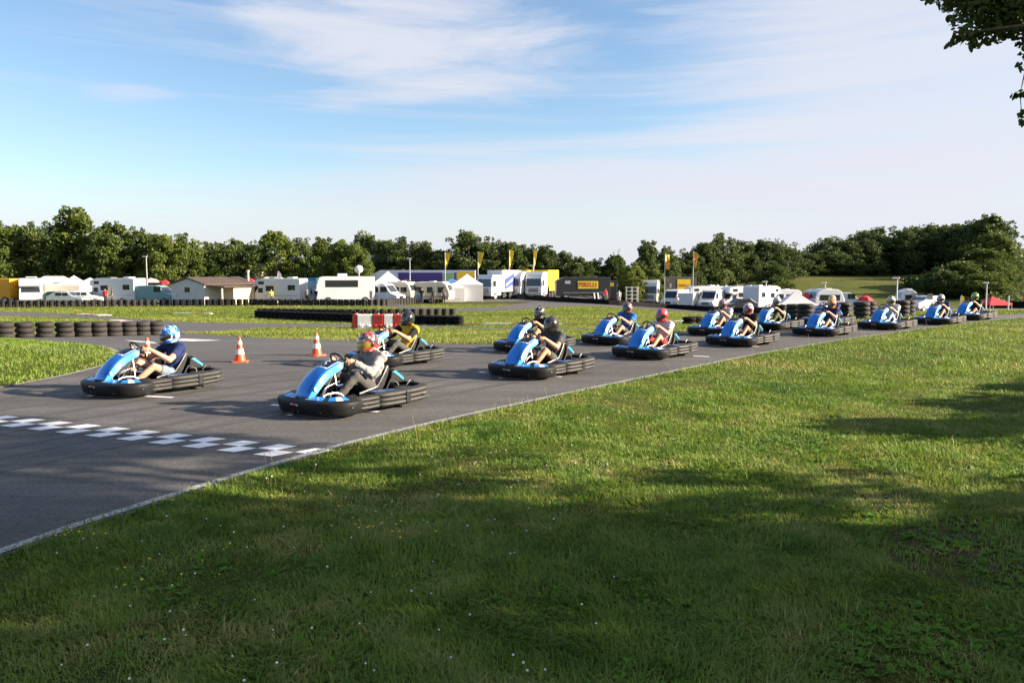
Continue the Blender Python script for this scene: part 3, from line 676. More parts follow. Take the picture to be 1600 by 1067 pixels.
M_RIM = mat('rim_metal', (0.45, 0.45, 0.45), 0.35, metal=0.9)
M_CHROME = mat('bright_tube', (0.24, 0.235, 0.23), 0.32, metal=1.0)
M_DARKM = mat('dark_metal', (0.06, 0.06, 0.065), 0.4, metal=0.7)
M_SEAT = mat('seat_black', (0.016, 0.016, 0.018), 0.45, var=0.3)
M_TRIM = mat('seat_grey_trim', (0.26, 0.25, 0.24), 0.4)

def smooth_path(pts, n=6, closed=False):
    P = [Vector(p) for p in pts]; out = []; K = len(P); rngk = K if closed else K-1
    for i in range(rngk):
        g = lambda j: P[j % K] if closed else P[min(K-1, max(0, j))]
        p0, p1, p2, p3 = g(i-1), g(i), g(i+1), g(i+2)
        for k in range(n):
            t = k/n; out.append(0.5*((2*p1)+(p2-p0)*t+(2*p0-5*p1+4*p2-p3)*t*t+(3*p1-p0-3*p2+p3)*t**3))
    if not closed: out.append(P[-1])
    return out
def rail(mb, path, prof, zs=None, mi=0, taper=None):
    """sweep a vertical profile [(outward, z)] along a plan path given counter-clockwise seen from above (outward = right of travel)"""
    rings = []; K = len(path)
    for i, p in enumerate(path):
        a = path[max(0, i-1)]; b = path[min(K-1, i+1)]; t = (b-a); t.z = 0; t.normalize(); n = Vector((t.y, -t.x, 0)); dz = p.z; s = 1 if taper is None else taper(i/(K-1))
        rings.append([Vector((p.x+n.x*o*s, p.y+n.y*o*s, dz+zc0(z, s))) for o, z in prof])
    mb.loft(rings, mi, caps=True)
def zc0(z, s): return 0.165+(z-0.165)*(0.55+0.45*s)

def make_kart():
    root = empty('racing_kart', (0, 0, 0))
    # ---- floor and frame
    mb = MB(); mb.prism([(0.80, -.28), (0.80, .28), (0.45, .33), (-0.25, .34), (-0.25, -.34), (0.45, -.33)], .045, .058, 'z'); mb.build('floor_tray', M_DARKM, root)
    mb = MB()
    for s in (-1, 1):
        mb.tube(smooth_path([(0.92, s*.22, .08), (.66, s*.30, .08), (.30, s*.36, .075), (-.35, s*.36, .08), (-.80, s*.34, .10)], 5), .016, 8)
        mb.tube([(.62, s*.20, .09), (.62, s*.50, .12)], .016, 8)
    mb.tube([(-.50, -.60, .13), (-.50, .60, .13)], .02, 10); mb.tube([(.92, -.22, .08), (.92, .22, .08)], .016, 8); mb.tube([(-.80, -.34, .10), (-.80, .34, .10)], .016, 8)
    mb.build('frame', M_CHROME, root, True)
    mb = MB()                                             # bright hoops round the pedals
    for s in (-1, 1):
        mb.tube(smooth_path([(.90, s*.26, .12), (.84, s*.27, .24), (.70, s*.27, .29), (.50, s*.29, .27), (.38, s*.31, .14)], 6), .010, 8)
        mb.tube(smooth_path([(.80, s*.20, .10), (.74, s*.20, .33), (.55, s*.19, .40), (.40, s*.16, .42)], 6), .009, 8)
    build_each(mb, 'protection_hoop', M_CHROME, root, smooth=True)
    mb = MB()
    for s in (-1, 1):
        mb.prism([(.655, .06), (.67, .06), (.712, .27), (.70, .27)], s*.11-.03, s*.11+.03, 'y')
    build_each(mb, 'pedal', M_RIM, root)
    mb = MB(); mb.box(.30, .56, -.09, .09, .06, .25); mb.build('fuel_tank', M_PLAS, root, bev=.03)
    # ---- front bumper: deep wraparound skirt
    fp = smooth_path([(.36, -.64), (.60, -.705), (.80, -.68), (.965, -.54), (1.05, -.30), (1.075, 0), (1.05, .30), (.965, .54), (.80, .68), (.60, .705), (.36, .64)], 5)
    fp = [Vector((p.x, p.y, 0)) for p in fp]
    prof = [(-.10, .05), (-.035, .036), (-.01, .042), (.004, .06), (.014, .10), (.026, .150), (.032, .205), (.028, .226), (.010, .240), (-.03, .250), (-.17, .300), (-.19, .27), (-.10, .232)]
    mb = MB(); rail(mb, fp, prof); mb.v = [(x, y, z*.90+.004) for x, y, z in mb.v]; fb = mb.build('front_bumper', M_PLAS, root, True, fixn=True)
    # stickers lying on the top flange, and the maker's mark on the nose
    K = len(fp); mb = MB()
    for lo, hi, mi in ((6, 9, 0), (9, 12, 1), (12, 15, 0), (17, 21, 0), (21, 23, 2), (27, 29, 2), (29, 33, 0), (35, 38, 0), (38, 41, 1), (41, 44, 0)):
        seg = fp[lo:hi+1]; rings = []
        for j, p in enumerate(seg):
            i = lo+j; a = fp[max(0, i-1)]; b = fp[min(K-1, i+1)]; t = (b-a).normalized(); n = Vector((t.y, -t.x, 0))
            rings.append([p+n*(-.048)+Vector((0, 0, .2385+.0005)), p+n*(-.155)+Vector((0, 0, .2727))])
        mb.loft(rings, mi, caps=False, closed_ring=False)
    build_each(mb, 'sticker', [M_BLUE, M_STKW, M_STKG], fb)
    mb = MB()
    for (y0, y1, z0, z1, mi) in ((-.10, -.05, .166, .176, 1), (-.055, .02, .160, .184, 0), (.025, .04, .16, .18, 1), (.045, .075, .158, .172, 1)):
        mb.add([(1.112, y0, z0), (1.112, y1, z0), (1.1105, y1, z1), (1.1105, y0, z1)], [(0, 1, 2, 3)], mi)
    mb.build('maker_mark', [M_STKR, M_STKW], fb)
    mb = MB()
    for s in (-1, 1):
        for (x, y, z) in ((1.02, .46, .09), (.66, .735, .14), (1.10, .06, .08)): mb.ell((x, s*y, z), (.007, .007, .007), 8, 6)
    build_each(mb, 'bumper_bolt', M_RIM, fb, smooth=True)
    # ---- side pod (front short piece) and the long ribbed wraparound rail
    ribs = [(-.09, .06), (.0, .055), (.026, .066), (.040, .092), (.032, .118), (.012, .130), (.028, .142), (.040, .166), (.032, .190), (.010, .203), (.026, .214), (.038, .240), (.026, .270), (-.005, .285), (-.10, .292), (-.11, .27), (-.05, .24), (-.05, .10)]
    for s in (-1, 1):
        p = smooth_path([(.02, .60, .0), (.12, .655, 0), (.26, .665, 0), (.44, .655, 0), (.50, .60, 0)], 6)
        if s < 0: p = [Vector((q.x, -q.y, q.z)) for q in p][::-1]
        mb = MB(); rail(mb, p[::-1] if s > 0 else p[::-1], [(o, .06+(z-.055)*.86) for o, z in ribs]); mb.v = [(x, y, .02+z*.86) for x, y, z in mb.v]; pod = mb.build('side_pod', M_RAIL, root, True, fixn=True)
        mb = MB(); mb.box(.17, .31, s*.690-.012, s*.690+.012, .13, .16); mb.box(.36, .41, s*.690-.012, s*.690+.008, .12, .165, 0); build_each(mb, 'slot', M_PLATE, pod, bev=.008)
    rp = smooth_path([(.10, .60, .0), (.0, .685, .0), (-.30, .715, .005), (-.46, .712, .008), (-.75, .712, .02), (-.90, .68, .03), (-1.0, .56, .035), (-1.03, .30, .035), (-1.035, 0, .035), (-1.03, -.30, .035), (-1.0, -.56, .035), (-.90, -.68, .03), (-.75, -.712, .02), (-.46, -.712, .008), (-.30, -.715, .005), (0, -.685, 0), (.10, -.60, 0)], 5)
    mb = MB(); rail(mb, rp, ribs); mb.v = [(x, y, .025+z*.84) for x, y, z in mb.v]; rl = mb.build('side_rail', M_RAIL, root, True, fixn=True)
    mb = MB()
    for s in (-1, 1):
        mb.box(-.50, -.40, s*.748-.012, s*.748+.012, .09, .255)
    build_each(mb, 'rail_bracket', M_PLAS, rl, bev=.01)
    mb = MB()
    for s in (-1, 1): mb.box(-.86, -.77, s*.738-.01, s*.738+.012, .155, .19)
    build_each(mb, 'rail_slot', M_PLATE, rl, bev=.006)
    mb = MB()                                             # inner deck over the rear wheels
    for s in (-1, 1): mb.prism([(.08, s*.36), (.05, s*.58), (-.40, s*.635), (-.86, s*.60), (-.93, s*.45), (-.62, s*.36)], .238, .252, 'z')
    mb.prism([(-.64, -.44), (-.94, -.44), (-.965, 0), (-.94, .44), (-.64, .44)], .240, .255, 'z')
    build_each(mb, 'rear_deck', M_PLAS, root, fixn=True)
    mb = MB()                                             # blue flashes beside the seat
    for s in (-1, 1): mb.prism([(.02, s*.40), (-.02, s*.55), (-.30, s*.60), (-.42, s*.56), (-.30, s*.43)], .2535, .262, 'z', 0)
    build_each(mb, 'deck_sticker', M_BLUE, root, fixn=True)
    # ---- nose panel: tall blue shield rising to the steering wheel
    sec = [(.985, .262, .165, .05), (.93, .345, .185, .085), (.84, .445, .185, .10), (.73, .535, .18, .105), (.61, .605, .185, .105), (.49, .655, .20, .10), (.40, .678, .205, .085), (.345, .672, .185, .05)]
    rings = []
    for i, (x, z, w, fl) in enumerate(sec):
        a = sec[max(0, i-1)]; b = sec[min(len(sec)-1, i+1)]; t = Vector((b[0]-a[0], 0, b[1]-a[1])).normalized(); n = Vector((t.z, 0, -t.x)); n = n if n.x > 0 or n.z > 0 else -n
        c = Vector((x, 0, z)); ring = []
        for (f, k) in ((-1.04, -1.0), (-1.0, -.45), (-.93, -.08), (-.55, .18), (0, .26), (.55, .18), (.93, -.08), (1.0, -.45), (1.04, -1.0), (.90, -.9), (.85, -.35), (0, -.02), (-.85, -.35), (-.90, -.9)):
            ring.append(c+Vector((0, f*w, 0))+n*(k*fl))
        rings.append(ring)
    # refine along
    fine = []
    for i in range(len(rings)-1):
        for k in range(4):
            t = k/4; fine.append([Vector(cr(rings, i, j, t)) for j in range(len(rings[0]))])
    fine.append(rings[-1])
    mb = MB(); n0 = len(fine[0]); mb.loft(fine); o = mb
    mi = []
    for f in mb.f:
        if len(f) > 4: mi.append(0); continue
        ks = sorted({v % n0 for v in f}); mi.append(1 if all(k in (0, 1, 2, 9, 8, 7, 6, 13, 12, 10) for k in ks) else 0)
    mb.m = mi
    np_ = mb.build('nose_panel', [M_BLUE, M_CYAN], root, True, fixn=True)
    def on_nose(i, f, k, lift):
        x, z, w, fl = nose_at(sec, i); x2, z2, _, _ = nose_at(sec, i+.05); t = Vector((x2-x, 0, z2-z)).normalized(); n = Vector((t.z, 0, -t.x)); n = n if n.x > 0 or n.z > 0 else -n
        return Vector((x, f*w, z))+n*(k*fl+lift)
    kf = lambda f: .26-.08*(abs(f)/.55) if abs(f) <= .55 else .18-.26*(abs(f)-.55)/.38
    mb = MB(); rows = [[on_nose(4.15+2.2*i/8, -.66+1.32*j/8, kf(-.66+1.32*j/8), .004) for j in range(9)] for i in range(9)]
    mb.loft(rows, caps=False, closed_ring=False); pl = mb.build('number_plate', M_PLATE, np_, True)
    mb = MB()
    rows = [[on_nose(.7+3.0*i/10, f, kf(f), .003) for f in (.60, .70)] for i in range(11)]; mb.loft(rows, caps=False, closed_ring=False)
    mb.build('stripe', mat('deep_blue', (.015, .05, .33), .3), np_)
    mb = MB(); mb.ell((0, 0, 0), (.022, .005, .032), 12, 6); w_ = mb.build('round_sticker', M_STKW, np_, True); w_.location = (.885, .196, .355); w_.rotation_euler = (0, R(35), 0)
    mb = MB(); rows = [[on_nose(i_, -.74+1.48*j/8, kf(-.74+1.48*j/8), .0035) for j in range(9)] for i_ in (3.86, 3.95, 4.05)]; mb.loft(rows, caps=False, closed_ring=False)
    for f0, f1 in ((-.80, -.73), (.73, .80)): mb.loft([[on_nose(4.0+2.1*i_/8, f, kf(f), .0035) for f in (f0, f1)] for i_ in range(9)], caps=False, closed_ring=False)
    build_each(mb, 'plate_outline', M_STKW, np_)
    # ---- steering
    Mw = Matrix.Translation((.26, 0, .66)) @ Matrix.Rotation(R(-52), 4, 'Y')
    mb = MB(); mb.tube([Mw @ Vector((.158*math.cos(a), .158*math.sin(a), 0)) for a in [2*math.pi*k/32 for k in range(32)]], .0155, 8, closed=True)
    sw = mb.build('steering_wheel', M_SEAT, root, True)
    mb = MB()
    for a in (0, 2.09, 4.19): mb.tube([Mw @ Vector((0, 0, -.02)), Mw @ Vector((.155*math.cos(a), .155*math.sin(a), 0))], [.022, .012], 6)
    mb.lathe([(.05, -.03), (.055, 0), (.04, .02)], 16, M=Mw); build_each(mb, 'wheel_spoke', M_DARKM, sw, smooth=True)
    mb = MB(); mb.tube([Mw @ Vector((0, 0, -.02)), (.66, 0, .14)], .013, 8); mb.tube([(.40, -.14, .10), (.36, 0, .55), (.40, .14, .10)], .012, 8); mb.build('steering_column', M_CHROME, root, True)
    # ---- seat
    sp = [(.06, .125, .20, .09), (-.10, .105, .215, .14), (-.28, .10, .215, .17), (-.42, .15, .215, .17), (-.52, .28, .21, .15), (-.585, .42, .20, .11), (-.62, .53, .17, .05)]
    rings = []
    for i, (x, z, w, h) in enumerate(sp):
        a = sp[max(0, i-1)]; b = sp[min(len(sp)-1, i+1)]; t = Vector((b[0]-a[0], 0, b[1]-a[1])).normalized(); n = Vector((t.z, 0, -t.x)); n = n if n.z > 0 or n.x > 0 else -n
        if n.x < -0.2: n = -n
        c = Vector((x, 0, z)); inn = [(-1.0, 1), (-.9, .45), (-.6, .12), (0, 0), (.6, .12), (.9, .45), (1.0, 1)]
        out = [(f*1.10, k*h-.02 if abs(f) < .95 else k*h) for f, k in inn]
        rings.append([c+Vector((0, f*w, 0))+n*(k*h) for f, k in inn]+[c+Vector((0, f*w, 0))+n*k for f, k in out[::-1]])
    mb = MB(); mb.loft(rings); seat = mb.build('seat', M_SEAT, root, True, fixn=True)
    mb = MB()
    for s in (0, 6): mb.tube(smooth_path([r[s] for r in rings], 4), .013, 8)
    mb.tube([r for r in smooth_path([rings[-1][k] for k in range(7)], 3)], .013, 8); mb.build('seat_trim', M_TRIM, seat, True)
    mb = MB()
    for s in (-1, 1): mb.tube([(-.40, s*.24, .12), (-.55, s*.26, .36), (-.70, s*.26, .30), (-.76, s*.26, .14)], .014, 8)
    build_each(mb, 'seat_stay', M_CHROME, root, smooth=True)
    # ---- engine, exhaust and rear cowl (behind the seat)
    mb = MB(); mb.box(-.72, -.34, -.60, -.30, .16, .36); mb.box(-.66, -.42, -.56, -.34, .36, .44); mb.tube([(-.50, -.45, .30), (-.80, -.45, .32), (-.86, -.1, .32)], .04, 10); mb.build('engine', M_DARKM, root, bev=.02)
    mb = MB(); mb.prism([(-.60, .28), (-.64, .47), (-.72, .49), (-.92, .36), (-.97, .28)], -.20, .20, 'y'); cw = mb.build('rear_cowl', M_PLAS, root, bev=.025, seg=3)
    mb = MB()
    for (f0, f1, mi) in ((0, .38, 0), (.38, .55, 1), (.55, 1, 0)):
        a, b = Vector((-.735, 0, .486)), Vector((-.915, 0, .370)); p, q = a.lerp(b, f0), a.lerp(b, f1); mb.add([(p.x, -.15, p.z+.004), (p.x, .15, p.z+.004), (q.x, .15, q.z+.004), (q.x, -.15, q.z+.004)], [(0, 1, 2, 3)], mi)
    for s in (-1, 1): mb.add([(-.67, s*.2035, .46), (-.73, s*.2035, .47), (-.90, s*.2035, .355), (-.90, s*.2035, .32)], [(0, 1, 2, 3)], 0)
    build_each(mb, 'cowl_sticker', [M_CYAN, M_STKW], cw)
    mb = MB()
    for s in (-1, 1): mb.tube(smooth_path([(-.66, s*.50, .29), (-.74, s*.50, .35), (-.84, s*.47, .34), (-.90, s*.42, .29)], 4), .012, 8)
    build_each(mb, 'rear_hoop', M_DARKM, root, smooth=True)
    # ---- wheels
    for (x, y, r, w) in ((.62, .53, .13, .13), (.62, -.53, .13, .13), (-.50, .50, .14, .20), (-.50, -.50, .14, .20)):
        Mx = Matrix.Translation((x, y, r)) @ Matrix.Rotation(R(90), 4, 'X')
        wh = empty('wheel', (0, 0, 0)); wh.parent = root
        mb = MB(); h = w/2; mb.lathe([(.07, -h*.9), (r*.88, -h), (r*.98, -h*.8), (r, -h*.4), (r, h*.4), (r*.98, h*.8), (r*.88, h), (.07, h*.9)], 24, M=Mx, cap=False); mb.build('tyre', M_TYRE, wh, True)
        mb = MB(); mb.lathe([(.025, -h*.7), (.068, -h*.86), (.072, -h*.8), (.06, -h*.3), (.06, h*.3), (.072, h*.8), (.068, h*.86), (.025, h*.7)], 18, M=Mx); mb.build('rim', M_RIM, wh, True)
    return root
def cr(rings, i, j, t):
    g = lambda k: rings[min(len(rings)-1, max(0, k))][j]
    p0, p1, p2, p3 = g(i-1), g(i), g(i+1), g(i+2); return 0.5*((2*p1)+(p2-p0)*t+(2*p0-5*p1+4*p2-p3)*t*t+(3*p1-p0-3*p2+p3)*t**3)
def nose_at(sec, u):
    u = min(len(sec)-1.001, max(0, u)); i = int(u); t = u-i; g = lambda k: Vector(sec[min(len(sec)-1, max(0, k))])
    p0, p1, p2, p3 = g(i-1), g(i), g(i+1), g(i+2); return 0.5*((2*p1)+(p2-p0)*t+(2*p0-5*p1+4*p2-p3)*t*t+(3*p1-p0-3*p2+p3)*t**3)

# ================================================================ DRIVERS
def build_body(joints, pose, vox=0.013):
    """continuous body by welding tapered limbs; returns mesh + bone list for cutting clothes"""
    mb = MB()
    def cap(a, b, ra, rb, sx=1.0, sy=1.0, n=14, up=None):
        a, b = Vector(a), Vector(b); t = (b-a).normalized(); up = Vector(up) if up else (Vector((0, 1, 0)) if abs(t.y) < .8 else Vector((1, 0, 0)))
        x = (up-t*up.dot(t)).normalized(); y = t.cross(x); rings = []
        prof = [(-1, .15), (-.85, .53), (-.5, .87), (0, 1)]
        for k, q in prof: rings.append((a+t*(k*ra*min(sx, sy)), ra*q))
        for k in (.25, .5, .75): rings.append((a.lerp(b, k), ra+(rb-ra)*k))
        for k, q in ((0, 1), (.5, .87), (.85, .53), (1, .15)): rings.append((b+t*(k*rb*min(sx, sy)), rb*q))
        mb.loft([[c+x*(math.cos(2*math.pi*i/n)*r*sx)+y*(math.sin(2*math.pi*i/n)*r*sy) for i in range(n)] for c, r in rings])
    J = joints; J = {k: Vector(v) for k, v in J.items()}
    Y = (0, 1, 0)
    cap(J['pelvis'], J['waist'], .125, .115, 1.25, .88, up=Y); cap(J['waist'], J['chest'], .118, .145, 1.22, .85, up=Y); cap(J['chest'], J['collar'], .145, .09, 1.30, .82, up=Y)
    cap(J['collar'], J['head'], .062, .055); mb.ell(J['head']+Vector((.005, 0, .03)), (.098, .078, .118), 18, 14)
    hd = J['head']; mb.ell(hd+Vector((.09, 0, .0)), (.035, .018, .03), 10, 8); mb.ell(hd+Vector((.06, 0, -.06)), (.045, .045, .035), 10, 8)
    for s, k in ((1, 'l'), (-1, 'r')):
        mb.ell(hd+Vector((0, s*.08, .02)), (.022, .014, .032), 8, 6)
        cap(J['collar']+Vector((0, s*.05, -.03)), J['sh_'+k], .075, .080); cap(J['sh_'+k], J['el_'+k], .070, .053); cap(J['el_'+k], J['wr_'+k], .053, .033)
        cap(J['hip_'+k], J['kn_'+k], .092, .060); cap(J['kn_'+k], (J['kn_'+k]*.62+J['an_'+k]*.38), .058, .058); cap((J['kn_'+k]*.62+J['an_'+k]*.38), J['an_'+k], .058, .038); cap(J['an_'+k], J['toe_'+k], .045, .034, 1.05, .85)
    me = mb.mesh('body_raw'); o = bpy.data.objects.new('tmp', me); COL.objects.link(o)
    m = o.modifiers.new('r', 'REMESH'); m.mode = 'VOXEL'; m.voxel_size = vox
    m2 = o.modifiers.new('s', 'SMOOTH'); m2.factor = .5; m2.iterations = 5
    dg = bpy.context.evaluated_depsgraph_get(); r = bpy.data.meshes.new_from_object(o.evaluated_get(dg)); bpy.data.objects.remove(o); bpy.data.meshes.remove(me)
    bones = [('torso', J['pelvis'], J['collar'])]
    for k in 'lr': bones += [('uarm', J['sh_'+k], J['el_'+k]), ('farm', J['el_'+k], J['wr_'+k]), ('thigh', J['hip_'+k], J['kn_'+k]), ('shin', J['kn_'+k], J['an_'+k]), ('foot', J['an_'+k], J['toe_'+k])]
    bones.append(('head', J['collar']+(J['head']-J['collar'])*.35, J['head']+Vector((0, 0, .1))))
    V = np.array([v.co for v in r.vertices]); best = np.full(len(V), 9.0); idx = np.zeros(len(V), int); tt = np.zeros(len(V))
    for i, (nm, a, b) in enumerate(bones):
        a_, b_ = np.array(a), np.array(b); d = b_-a_; t = np.clip(((V-a_)@d)/(d@d), 0, 1); dist = np.linalg.norm(V-a_-t[:, None]*d, axis=1)-(0.09 if nm == 'torso' else (.03 if nm in ('thigh', 'head') else 0)); w = dist < best; best[w] = dist[w]; idx[w] = i; tt[w] = t[w]
    kind = np.array([b[0] for b in bones])[idx]
    return r, V, kind, tt, J
def hands(me, J, wheelM):
    """palm, four fingers and a thumb closed round the wheel rim at each wrist, added to the body mesh"""
    mb = MB()
    for s, k in ((1, 'l'), (-1, 'r')):
        if wheelM is not None:
            a = J['grip_'+k]; rd = (wheelM.to_3x3() @ Vector((math.cos(a), math.sin(a), 0))).normalized(); n = (wheelM.to_3x3() @ Vector((0, 0, 1))).normalized(); tg = n.cross(rd)*(1)
            if tg.z < 0: tg = -tg
            P = wheelM @ Vector((.158*math.cos(a), .158*math.sin(a), 0)); pc = P+rd*.034+n*.012
            rings = []
            w0 = J['wr_'+k]
            mb.tube([w0, w0.lerp(pc, .5), pc, pc-n*.01+rd*.004], [.030, .034, .037, .024], 10)
            mb.ell(pc, (.036, .036, .042), 10, 8)
            for q, l in ((.034, 1.0), (.012, 1.08), (-.010, 1.0), (-.031, .85)):
                mb.tube(smooth_path([pc+tg*q*.9, P+tg*q+rd*(.036*l)-n*.016, P+tg*q+rd*.004-n*.030*l, P+tg*q-rd*.024*l-n*.016, P+tg*q-rd*.026*l+n*.004], 3), [.0105]*9+[.0098]*3+[.007], 7)
            mb.tube(smooth_path([pc+tg*.02+n*.008, P+tg*.045+rd*.026+n*.026, P+tg*.055+rd*.002+n*.025, P+tg*.058-rd*.018+n*.016], 3), [.013]*3+[.0115]*4+[.0095]*2+[.007], 7)
        else:
            w0 = J['wr_'+k]; d = (w0-J['el_'+k]).normalized(); sx = Vector((1, 0, 0)); pc = w0+d*.05; mb.tube([w0, pc, pc+d*.03], [.026, .036, .030], 8)
            for q in (-.027, -.009, .009, .026): mb.tube([pc+sx*q+d*.02, pc+sx*q+d*.06, pc+sx*q*.9+d*.09+Vector((.01, -s*.01, 0))], [.0095, .009, .007], 6)
            mb.tube([pc+sx*.03, pc+sx*.05+d*.03, pc+sx*.05+d*.055], [.012, .010, .008], 6)
    b = len(me.vertices); bm = bmesh.new(); bm.from_mesh(me); vs = [bm.verts.new(v) for v in mb.v]
    for f in mb.f:
        try: bm.faces.new([vs[i] for i in f])
        except ValueError: pass
    bm.to_mesh(me); bm.free(); me.shade_smooth(); return me
def cloth(name, body, sel, off, parent, material, wr=0.006, vmat=None, seed=0, thick=0.008):
    """a garment: the chosen part of the body surface, let out along its normals and given thickness"""
    r, V, kind, tt, J = body; nn = np.array([v.normal for v in r.vertices][:len(V)]); fs = []
    for p in r.polygons:
        if all(i < len(V) and sel[i] for i in p.vertices): fs.append(tuple(p.vertices))
    used = sorted({i for f in fs for i in f}); mp = {i: k for k, i in enumerate(used)}
    vs = []
    for i in used:
        c = Vector(V[i]); w = mnoise.noise(c*14+Vector((seed, 0, 0)))*wr+mnoise.noise(c*30)*wr*.4; vs.append(c+Vector(nn[i])*(off+w))
    me = bpy.data.meshes.new(name); me.from_pydata(vs, [], [[mp[i] for i in f] for f in fs]); me.update(); me.shade_smooth()
    if vmat:
        me.polygons.foreach_set('material_index', [vmat(sum((Vector(vs[mp[i]]) for i in f), Vector())/len(f)) for f in fs])
    o = link(name, me, material, parent); m = o.modifiers.new('thickness', 'SOLIDIFY'); m.thickness = thick; m.offset = -1
    return o
WHEEL_M = Matrix.Translation((.26, 0, .66)) @ Matrix.Rotation(R(-52), 4, 'Y')
def seated(kl, kr, lean=0.0, drop=0.0, side=0.0):
    def grip(a): return WHEEL_M @ Vector((.158*math.cos(a), .158*math.sin(a), 0))
    n = (WHEEL_M.to_3x3() @ Vector((0, 0, 1))).normalized(); d = -drop
    j = dict(pelvis=(-.36, 0, .235), waist=(-.425+lean*.3, 0, .37), chest=(-.46+lean*.7, 0, .56+d*.5), collar=(-.44+lean, side*.7, .735+d), head=(-.375+lean*1.1, side*1.2, .875+d))
    for s, k, kz in ((1, 'l', kl), (-1, 'r', kr)):
        a = s*R(88); p = grip(a)
        if p.y*s < 0: a = -a; p = grip(a)
        j['grip_'+k] = a; rd = (WHEEL_M.to_3x3() @ Vector((math.cos(a), math.sin(a), 0))).normalized()
        j['wr_'+k] = p+rd*.055+n*.055+Vector((-.03, 0, -.015)); j['sh_'+k] = (-.42+lean, s*.222+side*.6, .685+d-s*side*.5); j['el_'+k] = (-.13+lean*.5, s*.30, .50+d*.5)
        j['hip_'+k] = (-.33, s*.105, .22); j['kn_'+k] = (.115, s*(.20 if kz > .4 else .22), kz); j['an_'+k] = (.50, s*.135, .135); j['toe_'+k] = (.665, s*.12, .185)
    gl = {k: v for k, v in j.items() if k.startswith('grip')}; jj = {k: v for k, v in j.items() if not k.startswith('grip')}
    b = build_body(jj, None); b[4].update(gl); hands(b[0], b[4], WHEEL_M); return b
BODIES = [seated(.45, .42), seated(.40, .44, -.02, .03), seated(.47, .45, .03, .0), seated(.43, .47, -.035, -.01, .05), seated(.48, .40, .015, .02, -.05)]
def skin_mat(name, col):
    return mat(name, col, .5, var=.1, scale=12, spec=.4)
SKINS = [skin_mat('skin_tanned', (.42, .225, .135)), skin_mat('skin_fair', (.44, .255, .17)), skin_mat('skin_olive', (.36, .195, .12))]
for b in BODIES:
    b[0].materials.clear(); b[0].materials.append(SKINS[0])
M_VISOR = mat('dark_visor', (.012, .012, .014), .08, var=.1, coat=1.0); M_VISY = mat('yellow_visor', (.28, .20, .015), .12, coat=1.0)
M_LINER = mat('helmet_liner', (.015, .015, .015), .9)
def helmet_mat(name, base, c1, c2, seed, sc=1.0):
    m = bpy.data.materials.new(name); m.use_nodes = True; t = m.node_tree; b = t.nodes['Principled BSDF']; co = t.nodes.new('ShaderNodeTexCoord')
    mp = t.nodes.new('ShaderNodeMapping'); mp.inputs['Location'].default_value = (seed*1.7, 0, seed); mp.inputs['Rotation'].default_value = (.2, .7, .1); t.links.new(co.outputs['Object'], mp.inputs[0])
    ab = t.nodes.new('ShaderNodeVectorMath'); ab.operation = 'ABSOLUTE'; t.links.new(co.outputs['Object'], ab.inputs[0])
    mp2 = t.nodes.new('ShaderNodeMapping'); mp2.inputs['Location'].default_value = (seed*1.7, seed*.3, seed); mp2.inputs['Rotation'].default_value = (.2, .9, .1); t.links.new(ab.outputs[0], mp2.inputs[0])
    def band(scale, dist, p0, p1, seedoff):
        n = t.nodes.new('ShaderNodeTexNoise'); n.inputs['Scale'].default_value = scale*sc; n.inputs['Detail'].default_value = 1; n.inputs['Distortion'].default_value = dist; t.links.new(mp2.outputs[0], n.inputs['Vector'])
        r = t.nodes.new('ShaderNodeMapRange'); t.links.new(n.outputs[0], r.inputs[0]); r.inputs[1].default_value = p0; r.inputs[2].default_value = p1; return r.outputs[0]
    x1 = t.nodes.new('ShaderNodeMix'); x1.data_type = 'RGBA'; t.links.new(band(7.5, 1.2, .50, .515, 0), x1.inputs[0]); x1.inputs[6].default_value = (*base, 1); x1.inputs[7].default_value = (*c1, 1)
    x2 = t.nodes.new('ShaderNodeMix'); x2.data_type = 'RGBA'; t.links.new(band(10.0, 2.5, .575, .587, 3), x2.inputs[0]); t.links.new(x1.outputs[2], x2.inputs[6]); x2.inputs[7].default_value = (*c2, 1)
    t.links.new(x2.outputs[2], b.inputs['Base Color']); b.inputs['Roughness'].default_value = .18; b.inputs['Coat Weight'].default_value = .6; return m
